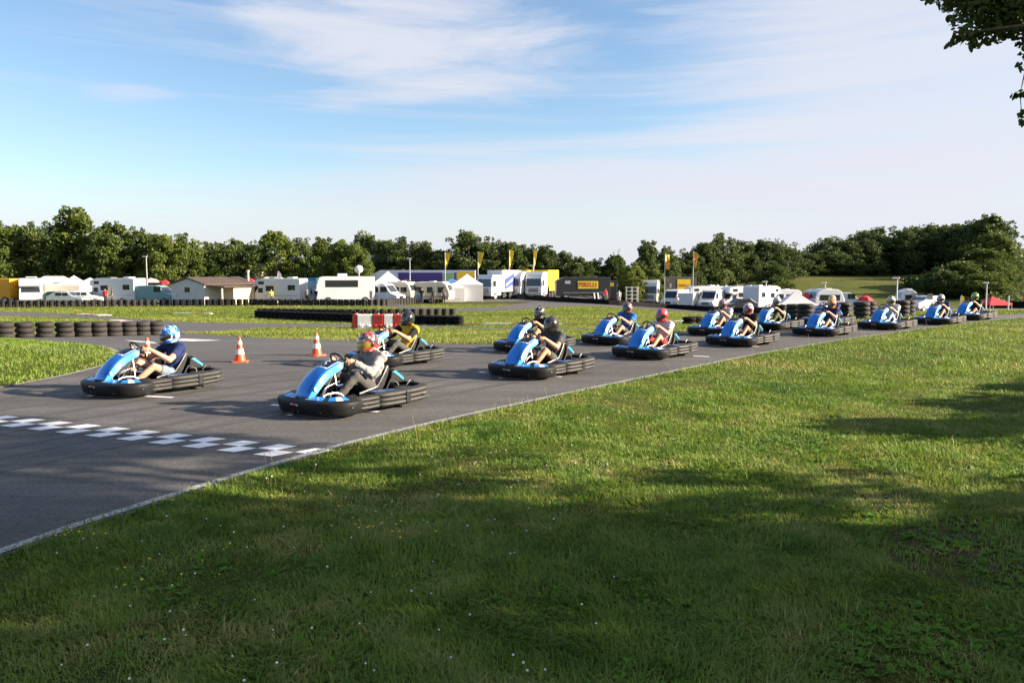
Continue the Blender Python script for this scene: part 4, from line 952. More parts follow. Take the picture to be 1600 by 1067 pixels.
def helmet_meshes():
    # shell: full-face, longer than wide, chin bar thrust forward; local origin at the head centre, face towards +X
    n = 40; k = 26; rings = []
    for i in range(k+1):
        th = math.pi*(i/k); z = math.cos(th)
        q = math.sin(th)**.86 if 0 < i < k else 0.012; ring = []
        for j in range(n):
            a = 2*math.pi*j/n; x, y = math.cos(a), math.sin(a); rx = .158; ry = .128; rz = .152 if z > 0 else .165
            px, py, pz = x*q*rx, y*q*ry, z*rz
            if z < .1 and x > 0: px += .035*x*min(1, (.1-z)*1.6)*q       # chin bar
            if z < -.45 and x < 0: px *= 1-.15*(-z-.45); 
            if z < -.72: pz = -.72*rz+(z+.72)*rz*.25
            ring.append(Vector((px, py, pz+.02)))
        rings.append(ring)
    mb = MB(); mb.loft(rings[::-1])
    mi = []
    shell = mb.mesh('helmet'); shell.shade_smooth()
    def surf(a, z, off):
        # radial point on the shell at azimuth a and height z (for the visor)
        zz = z-.02; rz = .152 if zz > 0 else .165; c = max(-1, min(1, zz/rz)); q = math.sin(math.acos(c))**.86; x, y = math.cos(a), math.sin(a); px, py = x*q*.158, y*q*.128
        if c < .1 and x > 0: px += .035*x*min(1, (.1-c)*1.6)*q
        v = Vector((px, py, z)); nrm = Vector((px/.158**2, py/.128**2, zz/.155**2)).normalized(); return v+nrm*off
    mb = MB(); rows = []
    for i in range(9):
        row = []
        for j in range(23):
            u = -1+2*j/22; a = u*R(72); lo = -.045+.030*abs(u)**2; hi = .066-.030*abs(u)**2.4; row.append(surf(a, lo+(hi-lo)*i/8, .0035))
        rows.append(row)
    mb.loft(rows, caps=False, closed_ring=False); vis = mb.mesh('visor'); vis.shade_smooth()
    mb = MB(); mb.ell((.01, .134, -.01), (.022, .008, .022), 12, 6); mb.ell((.01, -.134, -.01), (.022, .008, .022), 12, 6); mb.box(-.06, -.02, -.02, .02, .166, .178); mb.box(.172, .186, -.035, .035, -.085, -.065)
    det = [q.mesh('vent') for q in islands(mb)]
    return shell, vis, det
H_SHELL, H_VISOR, H_VENT = helmet_meshes()
def slot_copy(name, me, mats, parent):
    me.materials.clear() if False else None
    o = bpy.data.objects.new(name, me); COL.objects.link(o); o.parent = parent
    if not len(me.materials): me.materials.append(mats if not isinstance(mats, (list, tuple)) else mats[0])
    o.material_slots[0].link = 'OBJECT'; o.material_slots[0].material = mats if not isinstance(mats, (list, tuple)) else mats[0]
    return o
SHIRTS = {}
def fabric(name, col, var=.12): return mat(name, col, .85, var=var, scale=14, bump=.15, bscale=60, spec=.2)
M_SHOE = [mat('shoe_dark', (.03, .03, .035), .6), mat('shoe_pale', (.5, .5, .5), .6), mat('shoe_red', (.4, .05, .04), .6)]
def make_driver(bi, label, shirt, long_, trousers, shorts, hel, visor, shoe, skin, hl=None, turn=0, vest=None):
    root_b = BODIES[bi]; r, V, kind, tt, J = root_b
    t = slot_copy('person', r, SKINS[skin], None); tag(t, label, 'person', 'kart drivers')
    tor = kind == 'torso'; sh = (tor & (tt > .06)) | ((kind == 'uarm') & (True if long_ else (tt < .66)))
    if long_: sh = sh | ((kind == 'farm') & (tt < .93))
    sh = sh | ((kind == 'head') & (tt < .05) & (V[:, 2] < J['collar'].z+.015))
    if vest:
        s1 = (tor & (tt > .06)) | ((kind == 'uarm') & (tt < .12)) | ((kind == 'head') & (tt < .05) & (V[:, 2] < J['collar'].z+.015))
        [cloth('sleeve', root_b, (kind == 'uarm') & (tt < .85) & (V[:, 1]*q > 0), .009, t, vest, seed=bi) for q in (1, -1)]
        cloth('shirt', root_b, s1, .014, t, shirt, seed=bi)
    else: cloth('jacket' if long_ else 'shirt', root_b, sh, .013 if long_ else .011, t, shirt, .016 if long_ else .012, seed=bi)
    lo = (tor & (tt < .16)) | ((kind == 'thigh') & (True if not shorts else (tt < .72)))
    if not shorts: lo = lo | ((kind == 'shin') & (tt < .92))
    cloth('shorts' if shorts else 'trousers', root_b, lo, .016 if shorts else .012, t, trousers, .009, seed=bi+4)
    for s in (1, -1): cloth('shoe', root_b, ((kind == 'foot') | ((kind == 'shin') & (tt > .95))) & (V[:, 1]*s > 0), .007, t, M_SHOE[shoe], .001)
    h = slot_copy('helmet', H_SHELL, hel, t); h.location = J['head']+Vector((.01, 0, .0)); h.rotation_euler = (0, R(10), R(turn)); h.scale = (1.12, 1.10, 1.03)
    if hl: h['label'] = hl
    slot_copy('visor', H_VISOR, visor, h); [slot_copy('vent', v, M_LINER, h) for v in H_VENT]
    return t

KM = make_kart()
def track_heading(x, y):
    best = min(range(1, len(REs)-1), key=lambda i: (REs[i].x-x)**2+(REs[i].y-y)**2); t = (REs[best-1]-REs[best+1]); return math.atan2(t.y, t.x)
F = fabric
navy = F('navy_cotton', (.018, .03, .10)); grey = F('grey_sweat', (.27, .26, .26)); yel = F('yellow_cotton', (.68, .42, .03)); blk = F('black_cotton', (.015, .015, .017)); char = F('charcoal_cotton', (.06, .065, .075)); blu = F('blue_cotton', (.03, .13, .42)); wht = F('white_cotton', (.52, .52, .54)); red = F('red_cotton', (.52, .03, .03)); bgr = F('blue_grey_cotton', (.15, .19, .24)); olv = F('olive_cotton', (.09, .10, .05)); den = F('pale_denim', (.30, .40, .55)); gdk = F('dark_trousers', (.068, .065, .062)); mix_ = F('navy_white_shirt', (.02, .035, .12))
HB = helmet_mat
KARTS = [
 # u, ground distance d, body, label of driver, shirt, long, trousers, shorts, helmet, visor, shoe, skin, turn, kart label
 (239, 12.9, 1, 'driver in navy polo shirt and blue and white helmet in the leftmost kart', navy, 0, bgr, 1, HB('helmet_blue_white', (.02, .07, .36), (.66, .68, .72), (.08, .35, .65), 2.2, .75), M_VISOR, 1, 1, -6, 'leftmost blue kart nearest the grass island, driven by the navy polo shirt'),
 (552, 11.25, 2, 'driver in a grey sweatshirt and dark trousers with a red helmet and yellow visor', grey, 1, gdk, 0, HB('helmet_red_silver', (.50, .045, .03), (.045, .045, .05), (.45, .42, .42), 8.1), M_VISY, 1, 1, -6, 'blue kart with a white 5 on its nose, nearest the start line in the middle'),
 (616, 16.6, 3, 'driver in a yellow shirt with black sleeves and a plain black helmet', yel, 0, gdk, 0, HB('helmet_gloss_black', (.014, .014, .016), (.014, .014, .016), (.03, .03, .033), 2.0), M_VISOR, 0, 0, 0, 'kart half hidden behind the grey sweatshirt, its driver in yellow'),
 (845, 14.9, 0, 'driver in charcoal T-shirt and dark shorts with a plain black helmet', char, 0, gdk, 1, HB('helmet_matt_black', (.018, .017, .017), (.018, .017, .017), (.06, .05, .045), 5.0), M_VISOR, 0, 0, -4, 'blue kart of the driver in charcoal T-shirt and black helmet'),
 (834, 19.3, 4, 'driver in black T-shirt and black and white helmet half hidden behind the charcoal driver', blk, 0, olv, 1, HB('helmet_black_white', (.02, .02, .022), (.02, .02, .022), (.55, .5, .5), 7.3), M_VISOR, 0, 0, 10, 'kart half hidden behind the kart of the driver in charcoal'),
 (965, 21.2, 3, 'driver in a blue T-shirt and a dark helmet with a red flash', blu, 0, char, 1, HB('helmet_dark_red', (.03, .025, .03), (.35, .03, .03), (.5, .5, .5), 9.1), M_VISOR, 1, 0, 6, 'blue kart of the driver in the blue T-shirt, near the infield grass'),
 (1022, 18.0, 0, 'driver in a white T-shirt and red shorts with a red and blue helmet', wht, 0, red, 1, HB('helmet_red_blue', (.60, .04, .025), (.52, .03, .02), (.08, .16, .48), 3.3), M_VISOR, 2, 1, 0, 'blue kart with a pale 3 on its nose, driven in red shorts'),
 (1123, 24.1, 4, 'driver in white T-shirt with a red helmet beside the infield', wht, 0, gdk, 1, HB('helmet_red_dark', (.42, .03, .03), (.03, .03, .03), (.55, .5, .5), 11.0), M_VISOR, 1, 0, 8, 'kart beside the infield grass, driven in white T-shirt and red helmet'),
 (1159, 20.8, 0, 'driver in a black T-shirt and dark shorts with a red and white helmet', blk, 0, char, 1, HB('helmet_red_white', (.55, .03, .03), (.6, .58, .58), (.05, .04, .04), 13.2), M_VISOR, 0, 0, 6, 'blue kart driven in black T-shirt with red and white helmet'),
 (1208, 26.3, 4, 'driver in a black T-shirt and olive trousers with a white and dark helmet', blk, 0, olv, 0, HB('helmet_white_dark', (.55, .56, .57), (.04, .045, .05), (.5, .5, .5), 15.1), M_VISOR, 0, 0, 6, 'kart with the driver in olive trousers, passing the tall tyre columns'),
 (1292, 28.2, 1, 'driver with a lime and white helmet almost hidden behind the orange helmet', navy, 0, char, 1, HB('helmet_lime_white', (.25, .55, .03), (.6, .6, .55), (.5, .12, .02), 17.0), M_VISOR, 0, 0, 4, 'kart almost hidden behind the kart of the orange helmet'),
 (1287, 23.9, 3, 'driver in a navy shirt with an orange, green and yellow helmet', mix_, 0, den, 1, HB('helmet_orange_green', (.68, .10, .03), (.25, .50, .04), (.65, .42, .05), 19.0), M_VISOR, 0, 2, 4, 'blue kart of the driver with the orange and green helmet'),
 (1385, 26.4, 2, 'driver in a white T-shirt and pale jeans with a white and yellow helmet', wht, 0, den, 0, HB('helmet_white_yellow', (.62, .62, .60), (.05, .05, .05), (.6, .55, .1), 21.0), M_VISOR, 1, 1, 6, 'blue kart of the driver in white T-shirt and pale jeans'),
 (1466, 28.7, 4, 'driver in a navy and white shirt and black shorts with a white and red helmet', mix_, 0, blk, 1, HB('helmet_white_red', (.66, .64, .63), (.45, .05, .05), (.25, .25, .27), 23.0), M_VISOR, 2, 1, 4, 'blue kart last but one in the field, right of the pale jeans driver'),
 (1516, 31.2, 1, 'driver in a black T-shirt with a bright green and black helmet, last of the field', blk, 0, char, 1, HB('helmet_green_black', (.30, .60, .05), (.03, .04, .03), (.3, .6, .05), 25.0), M_VISOR, 0, 1, 2, 'rearmost kart of the field near the red gazebo'),
]
def glyph(body, size, name, material, parent, M):
    cu = bpy.data.curves.new(name, 'FONT'); cu.body = body; cu.size = size; cu.align_x = 'CENTER'; cu.align_y = 'CENTER'; cu.extrude = .0015*size/.1; cu.offset = 0.006*size
    o = bpy.data.objects.new('tmp_text', cu); COL.objects.link(o); dg = bpy.context.evaluated_depsgraph_get(); me = bpy.data.meshes.new_from_object(o.evaluated_get(dg)); bpy.data.objects.remove(o); bpy.data.curves.remove(cu)
    me.transform(M); me.materials.clear(); return link(name, me, material, parent)
for i, (u, d, bi, dl, shirt, lg, tr, so, hel, vis, shoe, sk, turn, kl) in enumerate(KARTS):
    k = KM if i == 0 else copy_tree(KM); p = AT(u, d); hd = track_heading(p.x, p.y)+R((1.5, -2, 2, 0, 1, 0, -1, 2, 0, 1, 0, 1, -1, 1, 0)[i])
    k.location = (p.x, p.y, p.z+.013); k.rotation_euler = (0, 0, hd); k.scale = (.885, .90, .985); tag(k, kl, 'kart', 'karts rolling up to the start line')
    num = {1: '5', 6: '3'}.get(i)
    if num:
        npn = [c for c in k.children if c.name.startswith('nose_panel')][0]; pl = [c for c in npn.children if c.name.startswith('number_plate')][0]
        # top of the plate faces up and forward
        Mx = Matrix.Translation((.535, 0, .672)) @ Matrix(((0, -1, 0, 0), (1, 0, 0, 0), (0, 0, 1, 0), (0, 0, 0, 1))) 
        Mx = Matrix.Translation((.535, 0, .668)) @ Matrix.Rotation(R(24), 4, 'Y') @ Matrix.Rotation(R(90), 4, 'Z')
        glyph(num, .20, 'number', M_STKW, pl, Mx)
    w = make_driver(bi, dl, shirt, lg, tr, so, hel, vis, shoe, sk, None, turn, blk if i == 2 else None)
    w.location = k.location; w.rotation_euler = k.rotation_euler; w.scale = k.scale
# ================================================================ TYRE WALLS, CONES, BARRIERS
M_TW = mat('old_tyre', (0.019, 0.016, 0.0145), 0.8, var=0.45, scale=2.5, bump=0.3, bscale=20)
M_TWB = mat('black_tyre', (0.010, 0.010, 0.011), 0.85, var=0.3, scale=2.5, spec=.15)
M_BELT = mat('black_belting', (0.008, 0.008, 0.009), 0.9, var=0.3, scale=1.5, bump=0.3, bscale=3, spec=.1)
def tyre_mesh(name, r, h, n=20):
    mb = MB(); mb.lathe([(r*.56, .0), (r*.80, .004), (r*.93, h*.10), (r, h*.28), (r*1.01, h*.5), (r, h*.72), (r*.93, h*.90), (r*.80, h*.996), (r*.56, h), (r*.50, h*.85), (r*.50, h*.15), (r*.56, .0)], n, cap=False)
    me = mb.mesh(name); me.shade_smooth(); return me
TY = {}
def tyre_stack(p, n, label, group, material, r=.30, h=.185, parts=True):
    """a column of n tyres bolted together"""
    key = (material.name, round(r, 3), round(h, 3), n, parts)
    rt = random.uniform(0, 6.28)
    if parts:
        t = empty('tyre_stack', p, rt, label, 'tyre stack', group); k2 = key[:3]
        if k2 not in TY: TY[k2] = tyre_mesh('tyre', r, h*.985); TY[k2].materials.append(material)
        for i in range(n):
            o = bpy.data.objects.new('tyre', TY[k2]); COL.objects.link(o); o.parent = t; o.location = (random.uniform(-.012, .012), random.uniform(-.012, .012), i*h); o.rotation_euler = (random.uniform(-.02, .02), random.uniform(-.02, .02), random.uniform(0, 6))
        return t
    if key not in TY:
        mb = MB(); prof = [(r*.5, 0)]
        for i in range(n): prof += [(r*.86, i*h+.004), (r*.97, i*h+h*.18), (r, i*h+h*.5), (r*.97, i*h+h*.82), (r*.86, i*h+h*.99)]
        prof += [(r*.52, n*h), (r*.46, n*h-.1)]
        mb.lathe(prof, 14); TY[key] = mb.mesh('tyre_stack'); TY[key].shade_smooth(); TY[key].materials.append(material)
    o = bpy.data.objects.new('tyre_stack', TY[key]); COL.objects.link(o); o.location = p; o.rotation_euler = (0, 0, rt); return tag(o, label, 'tyre stack', group)
def along(pts, sp):
    P = resample([G(*q) if isinstance(q, tuple) else q for q in pts], .2); d = 0; out = []; last = None
    for a, b in zip(P[:-1], P[1:]):
        l = (b-a).length
        while d <= l: q = a.lerp(b, d/l); out.append(Vector((q.x, q.y, tzf(q.x, q.y)))); d += sp
        d -= l
    return out
for p in along([(-140, 532), (0, 528.6), (120, 526.8), (246, 523.6)], .618):
    tyre_stack(p+Vector((0, random.uniform(-.03, .03), -.01)), 3, 'brown black tyre column of the short wall at the left', 'tyre wall at the left', M_TW, .305, .19)
for p in along([(404, 496.5), (470, 500), (550, 503.5), (640, 507), (719, 509)], .60):
    tyre_stack(p, 3, 'black tyre column in the front row of the infield wall', 'front row of the infield tyre wall', M_TWB, .30, .19, True)
for p in along([(408, 492.5), (470, 493.2), (545, 494), (640, 493.8), (718, 493)], .62):
    tyre_stack(p, 3, 'grey tyre column in the back row of the infield wall', 'back row of the infield tyre wall', M_TW, .30, .19, False)
for p in along([(-60, 481.2), (100, 480.2), (250, 478.8)], .66):
    tyre_stack(p, 4, 'tyre column fencing the paddock before the left campers and cars', 'paddock tyre fence at the left', M_TW, .31, .19, False)
for p in along([(254, 478.8), (398, 477.6)], .66):
    tyre_stack(p, 4, 'plain black tyre column fencing the paddock in front of the cottage', 'black paddock tyre fence', M_TWB, .31, .185, False)
for p in along([(402, 477.6), (500, 478), (590, 478.2), (622, 476), (700, 470.5), (770, 465.8)], .68):
    tyre_stack(p, 4, 'tyre column fencing the paddock from the bus to the white tents', 'paddock tyre fence in the middle', M_TW, .31, .185, False)
for p in along([(787, 465.5), (820, 468)], .85):
    tyre_stack(p, 4, 'tyre column in the short row in front of the two white lorries', 'tyre fence before the lorries', M_TW, .36, .19, False)
for (u, d, n, l) in ((1258, 31.2, 4, 'tall tyre column left of the orange helmet'), (1240, 33.0, 4, 'tyre column right behind the driver in olive trousers'), (1346, 32.4, 4, 'tall tyre column left of the driver in pale jeans'), (1357, 35.5, 4, 'tyre column under the red parasol'), (1408, 33.5, 4, 'tyre column just right of the driver in pale jeans'), (1418, 35.5, 4, 'rear tyre column between pale jeans and the white camper'), (1316, 33, 4, 'tyre column right behind the orange helmet')):
    tyre_stack(AT(u, d), n, l, 'tall tyre columns beside the track', M_TW, .31, .175)
for (u, v, l) in ((1077, 507.5, 'low black tyre column at the end of the red kerb'), (1088, 507, 'low black tyre column beside the far white T-shirt driver')):
    tyre_stack(G(u, v), 2, l, 'low tyres at the kerb end', M_TWB, .30, .17)
def belt(pts, h, label, th=.25):
    P = along(pts, 1.2); t = empty('belt_barrier', P[0], 0, label, 'barrier'); o0 = P[0]
    for i in range(0, len(P)-1, 4):
        seg = P[i:i+5]
        if len(seg) < 2: continue
        mb = MB(); rings = []
        for j, p in enumerate(seg):
            a = seg[max(0, j-1)]; b = seg[min(len(seg)-1, j+1)]; n = (b-a); n.z = 0; n.normalize(); n = Vector((-n.y, n.x, 0))*th/2; q = p-o0; w = math.sin(p.x*2.1)*.03; e = .005 if j in (0, len(seg)-1) else 0
            rings.append([q-n+Vector((0, 0, -.05)), q-n*1.15+Vector((0, 0, h*.5)), q-n+Vector((0, 0, h+w-e)), q+n+Vector((0, 0, h+w-e)), q+n+Vector((0, 0, -.05))])
        mb.loft(rings); mb.build('belt_panel', M_BELT, t, fixn=True)
    return t
belt([(822, 468.6), (900, 473), (960, 477.2), (1050, 483), (1130, 488.2), (1200, 491.5), (1262, 496)], .60, 'long black belting barrier below the black trailer and the white vans')
belt([AT(1500, 112), AT(1580, 110), AT(1660, 108)], 1.0, 'low dark barrier in front of the red gazebo')

# traffic cones
M_CONE = mat('cone_orange', (0.72, 0.085, 0.02), 0.45, var=.1); M_CONEW = mat('cone_white', (0.75, 0.74, 0.72), 0.4, var=.08)
def cone(p, s, label):
    t = empty('traffic_cone', p, random.uniform(0, 1.5), label, 'traffic cone', 'cones by the start line')
    prof = lambda z: .115-.088*((z-.03)/.47)
    mb = MB(); mb.prism([(-.17, -.13), (-.13, -.17), (.13, -.17), (.17, -.13), (.17, .13), (.13, .17), (-.13, .17), (-.17, .13)], .003, .032, 'z'); mb.build('base', M_CONE, t, bev=.008)
    def band(z0, z1, m, name, lift=0, cap=False):
        mb = MB(); mb.lathe([(prof(z0)+lift, z0), (prof((z0+z1)/2)+lift, (z0+z1)/2), (prof(z1)+lift, z1)], 20, cap=cap); mb.build(name, m, t, True)
    band(.03, .52, M_CONE, 'body', 0, True); band(.17, .28, M_CONEW, 'reflective_band', .003); band(.37, .45, M_CONEW, 'reflective_band', .003)
    t.scale = (s, s, s); return t
cone(G(375, 566), 1.0, 'orange and white cone right of the leftmost kart'); cone(G(495, 556), 1.0, 'orange and white cone behind the nose of the kart with the 5')
cone(G(211, 567)+Vector((0, .6, 0)), .9, 'cone half hidden behind the wheel of the leftmost kart'); cone(G(604, 533), 1.0, 'cone at the grass edge below the red and white barrier')
# plastic water barriers
M_BR = mat('barrier_red', (0.62, 0.05, 0.035), 0.45, var=.12); M_BW = mat('barrier_white', (0.68, 0.67, 0.66), 0.45, var=.1)
def water_barrier(p, rz, m, label, hw=.27):
    t = empty('water_barrier', p, rz, label, 'barrier', 'red and white plastic barriers')
    mb = MB(); mb.prism([(-.22, 0), (.22, 0), (.22, .10), (.15, .22), (.13, .70), (.10, .76), (-.10, .76), (-.13, .70), (-.15, .22), (-.22, .10)], -hw, hw, 'x'); mb.build('body', m, t, bev=.02)
    mb = MB()
    for x in (-hw*.5, hw*.5): mb.box(x-hw*.22, x+hw*.22, -.235, -.15, .10, .24)
    build_each(mb, 'foot_recess', m, t, bev=.02); mb = MB(); mb.lathe([(.045, .76), (.045, .79), (.03, .80)], 12); mb.build('filler_cap', M_BW if m is M_BR else M_BR, t)
    return t
for u, m, hw, rz, l in ((556.5, M_BR, .24, 66, 'red barrier block at the left end, turned away'), (570.5, M_BW, .37, 4, 'wide white barrier block left of the middle red one'), (591.5, M_BR, .27, -3, 'red barrier block in the middle of the row'), (607.5, M_BW, .22, 3, 'white barrier block beside the black helmet'), (622, M_BR, .22, -2, 'red barrier block just behind the black helmet')):
    q = G(u, 514); water_barrier(Vector((q.x, q.y+(.25 if rz > 60 else 0), tzf(q.x, q.y))), R(rz), m, l, hw)
# ================================================================ PADDOCK: VEHICLES, TENTS, COTTAGE, FLAGS, PEOPLE
M_VW = mat('vehicle_white', (0.60, 0.61, 0.63), 0.35, var=.06, scale=1.2, coat=.2); M_CREAM = mat('vehicle_cream', (0.68, 0.60, 0.46), 0.4, var=.06, scale=1.2)
M_GL = mat('dark_glass', (0.02, 0.025, 0.03), 0.08, var=.1, coat=.5); M_WT = mat('wheel_tyre', (0.02, 0.02, 0.02), 0.8); M_HUB = mat('wheel_hub', (0.35, 0.35, 0.36), 0.4, metal=.6)
M_GREYP = mat('grey_plastic', (0.10, 0.10, 0.105), 0.6); M_LAMP = mat('lamp_glass', (0.7, 0.7, 0.68), 0.1); M_BLK = mat('trailer_black', (0.022, 0.023, 0.025), 0.4, var=.1); M_SILV = mat('silver_paint', (0.42, 0.46, 0.50), 0.3, metal=.4)
M_YELB = mat('banner_yellow', (0.78, 0.52, 0.015), 0.5, var=.08); M_REDB = mat('letter_red', (0.50, 0.04, 0.02), 0.5); M_PURP = mat('trailer_purple', (0.035, 0.02, 0.16), 0.4, var=.1); M_TWH = mat('tent_white', (0.76, 0.74, 0.76), 0.7, var=.05, transl=.25)
M_BLU2 = mat('logo_blue', (0.03, 0.06, 0.38), 0.4); M_ORG = mat('lorry_orange', (0.72, 0.33, 0.015), 0.45, var=.1); M_TEAL = mat('van_teal', (0.16, 0.30, 0.31), 0.4, var=.1); M_RED2 = mat('tent_red', (0.55, 0.02, 0.03), 0.6, var=.1); M_TBLU = mat('tent_blue', (0.10, 0.25, 0.50), 0.6, transl=.2)
M_STEEL = mat('galvanised', (0.45, 0.46, 0.47), 0.45, metal=.5); M_SHADE = mat('dark_tent', (0.03, 0.025, 0.04), 0.7); M_TGREY = mat('tent_taupe', (0.22, 0.17, 0.15), 0.7, var=.1); M_PINKT = mat('tent_pink', (0.62, 0.42, 0.40), 0.7); M_LIME = mat('canopy_lime', (0.45, 0.62, 0.08), 0.6)
def vehicle(name, label, cat, u, d, rz, prof, W, m, side=(), front=(), wheels=(), wr=.34, lamps=None, group=None, mats_side=None, roofbox=(), stripes=(), bev=.06, z_add=0):
    """prof: side outline (x,z), front towards +x; side: window rects on both flanks; front: (a, b, frac) glazed slopes of the outline; stripes: coloured rects on the flanks"""
    p = AT(u, d); t = empty(name, (p.x, p.y, p.z+z_add+.05), R(rz), label, cat, group); h = W/2
    mb = MB(); mb.prism(prof, -h, h, 'y'); mb.build('body', m, t, bev=bev, fixn=True)
    for (x0, x1, z0, z1) in side:
        for s in (-1, 1): mb = MB(); mb.box(x0, x1, s*h-.012, s*h+.012, z0, z1); mb.build('window', M_GL, t, bev=.01)
    for (x0, x1, z0, z1, sm) in stripes:
        for s in (-1, 1): mb = MB(); mb.box(x0, x1, s*h-.008, s*h+.008, z0, z1); mb.build('side_panel', sm, t)
    for (a, b, fr, nm) in front:
        a, b = Vector((a[0], 0, a[1])), Vector((b[0], 0, b[1])); tt = (b-a).normalized(); n = Vector((tt.z, 0, -tt.x)); q0 = a.lerp(b, .10); q1 = a.lerp(b, .90); w = h*fr
        cx = sum(q[0] for q in prof)/len(prof); cz = sum(q[1] for q in prof)/len(prof)
        if n.dot(a-Vector((cx, 0, cz))) < 0: n = -n
        vs = []
        for k in (-.012, .012):
            for q, y in ((q0, -w), (q0, w), (q1, w*.95), (q1, -w*.95)): vs.append(q+n*k+Vector((0, y, 0)))
        mb = MB(); mb.add(vs, [(0, 1, 2, 3), (7, 6, 5, 4), (0, 4, 5, 1), (1, 5, 6, 2), (2, 6, 7, 3), (3, 7, 4, 0)]); mb.build(nm, M_GL, t, fixn=True)
    for x in wheels:
        for s in (-1, 1):
            Mx = Matrix.Translation((x, s*(h-.10), wr-.05)) @ Matrix.Rotation(R(90), 4, 'X'); w = MB(); w.lathe([(wr*.55, -.13), (wr*.92, -.13), (wr, -.07), (wr, .07), (wr*.92, .13), (wr*.55, .13)], 18, M=Mx); wo_ = w.build('wheel', M_WT, t, True)
            mb = MB(); mb.lathe([(wr*.15, -.136), (wr*.56, -.132), (wr*.56, .132), (wr*.15, .136)], 14, M=Mx); mb.build('hub', M_HUB, wo_, True)
    if lamps:
        x, z, y = lamps
        for s in (-1, 1): mb = MB(); mb.ell((x, s*y, z), (.05, .14, .09), 10, 6); mb.build('headlight', M_LAMP, t, True)
    for (x0, x1, z0, z1, rm) in roofbox: mb = MB(); mb.box(x0, x1, -h*.5, h*.5, z0, z1); mb.build('roof_unit', rm, t, bev=.05)
    return t
def van(label, u, d, rz, m=None, L=5.4, H=2.45, cat='van', nm='van', group='white vans in the paddock', glass_side=False, stripes=()):
    h = L/2; prof = [(-h, .35), (h-.15, .35), (h, .55), (h-.02, .95), (h-.85, 1.25), (h-1.65, H-.12), (h-1.95, H), (-h+.1, H), (-h, H-.1)]
    return vehicle(nm, label, cat, u, d, rz, prof, 2.0, m or M_VW, [(h-2.25, h-1.35, 1.35, 2.0)]+([(-h+.5, h-2.5, 1.35, 2.0)] if glass_side else []), [((h-.85, 1.25), (h-1.65, H-.12), .86, 'windscreen'), ((h, .55), (h-.02, .95), .5, 'grille')], (h-.9, -h+1.1), .35, (h-.05, .90, .72), group, stripes=stripes)
def motorhome(label, u, d, rz, L=6.8, m=None, group='motorhomes in the paddock', stripes=(), roof=True):
    h = L/2; prof = [(-h, .40), (h-.15, .40), (h, .60), (h-.05, 1.0), (h-.70, 1.25), (h-1.2, 1.95), (h-.55, 2.1), (h-.75, 2.75), (h-1.5, 2.95), (-h+.1, 2.95), (-h, 2.8)]
    return vehicle('motorhome', label, 'motorhome', u, d, rz, prof, 2.3, m or M_VW, [(h-1.75, h-1.15, 1.3, 1.85), (h-3.1, h-2.1, 1.5, 2.1), (-h+.6, -h+1.5, 1.6, 2.2), (h-1.9, h-1.2, 2.25, 2.6)], [((h-.70, 1.25), (h-1.2, 1.95), .86, 'windscreen')], (h-1.0, -h+1.7), .34, (h-.05, .85, .8), group,
                   roofbox=((-h+1, -h+1.8, 2.95, 3.12, M_VW), (.2, .9, 2.95, 3.08, M_GREYP)) if roof else (), stripes=((-h+.3, h-2.0, .9, 1.05, M_SILV), (-.35, .25, .55, 2.35, M_CREAM))+tuple(stripes))
def caravan(label, u, d, rz, L=5.2, m=None, group='caravans in the paddock'):
    h = L/2; prof = [(-h+.1, .40), (h-.1, .40), (h, .9), (h-.05, 1.4), (h-.45, 2.25), (h-.9, 2.5), (-h+.8, 2.5), (-h+.3, 2.25), (-h, 1.4), (-h, .9)]
    t = vehicle('caravan', label, 'caravan', u, d, rz, prof, 2.15, m or M_CREAM, [(-h+.5, -h+1.5, 1.25, 1.9), (-.35, .35, 1.2, 1.9), (h-1.5, h-.6, 1.25, 1.9)], [((h-.05, 1.4), (h-.45, 2.25), .8, 'front_window'), ((-h, 1.4), (-h+.3, 2.25), .8, 'rear_window')], (0.1,), .32, None, group, stripes=((-h+.25, h-.25, .72, .80, M_GREYP),), roofbox=((-.3, .4, 2.5, 2.6, M_VW),))
    mb = MB(); mb.tube([(h-.2, -.35, .45), (h+1.0, 0, .45), (h-.2, .35, .45)], .04, 6); mb.build('drawbar', M_STEEL, t); return t
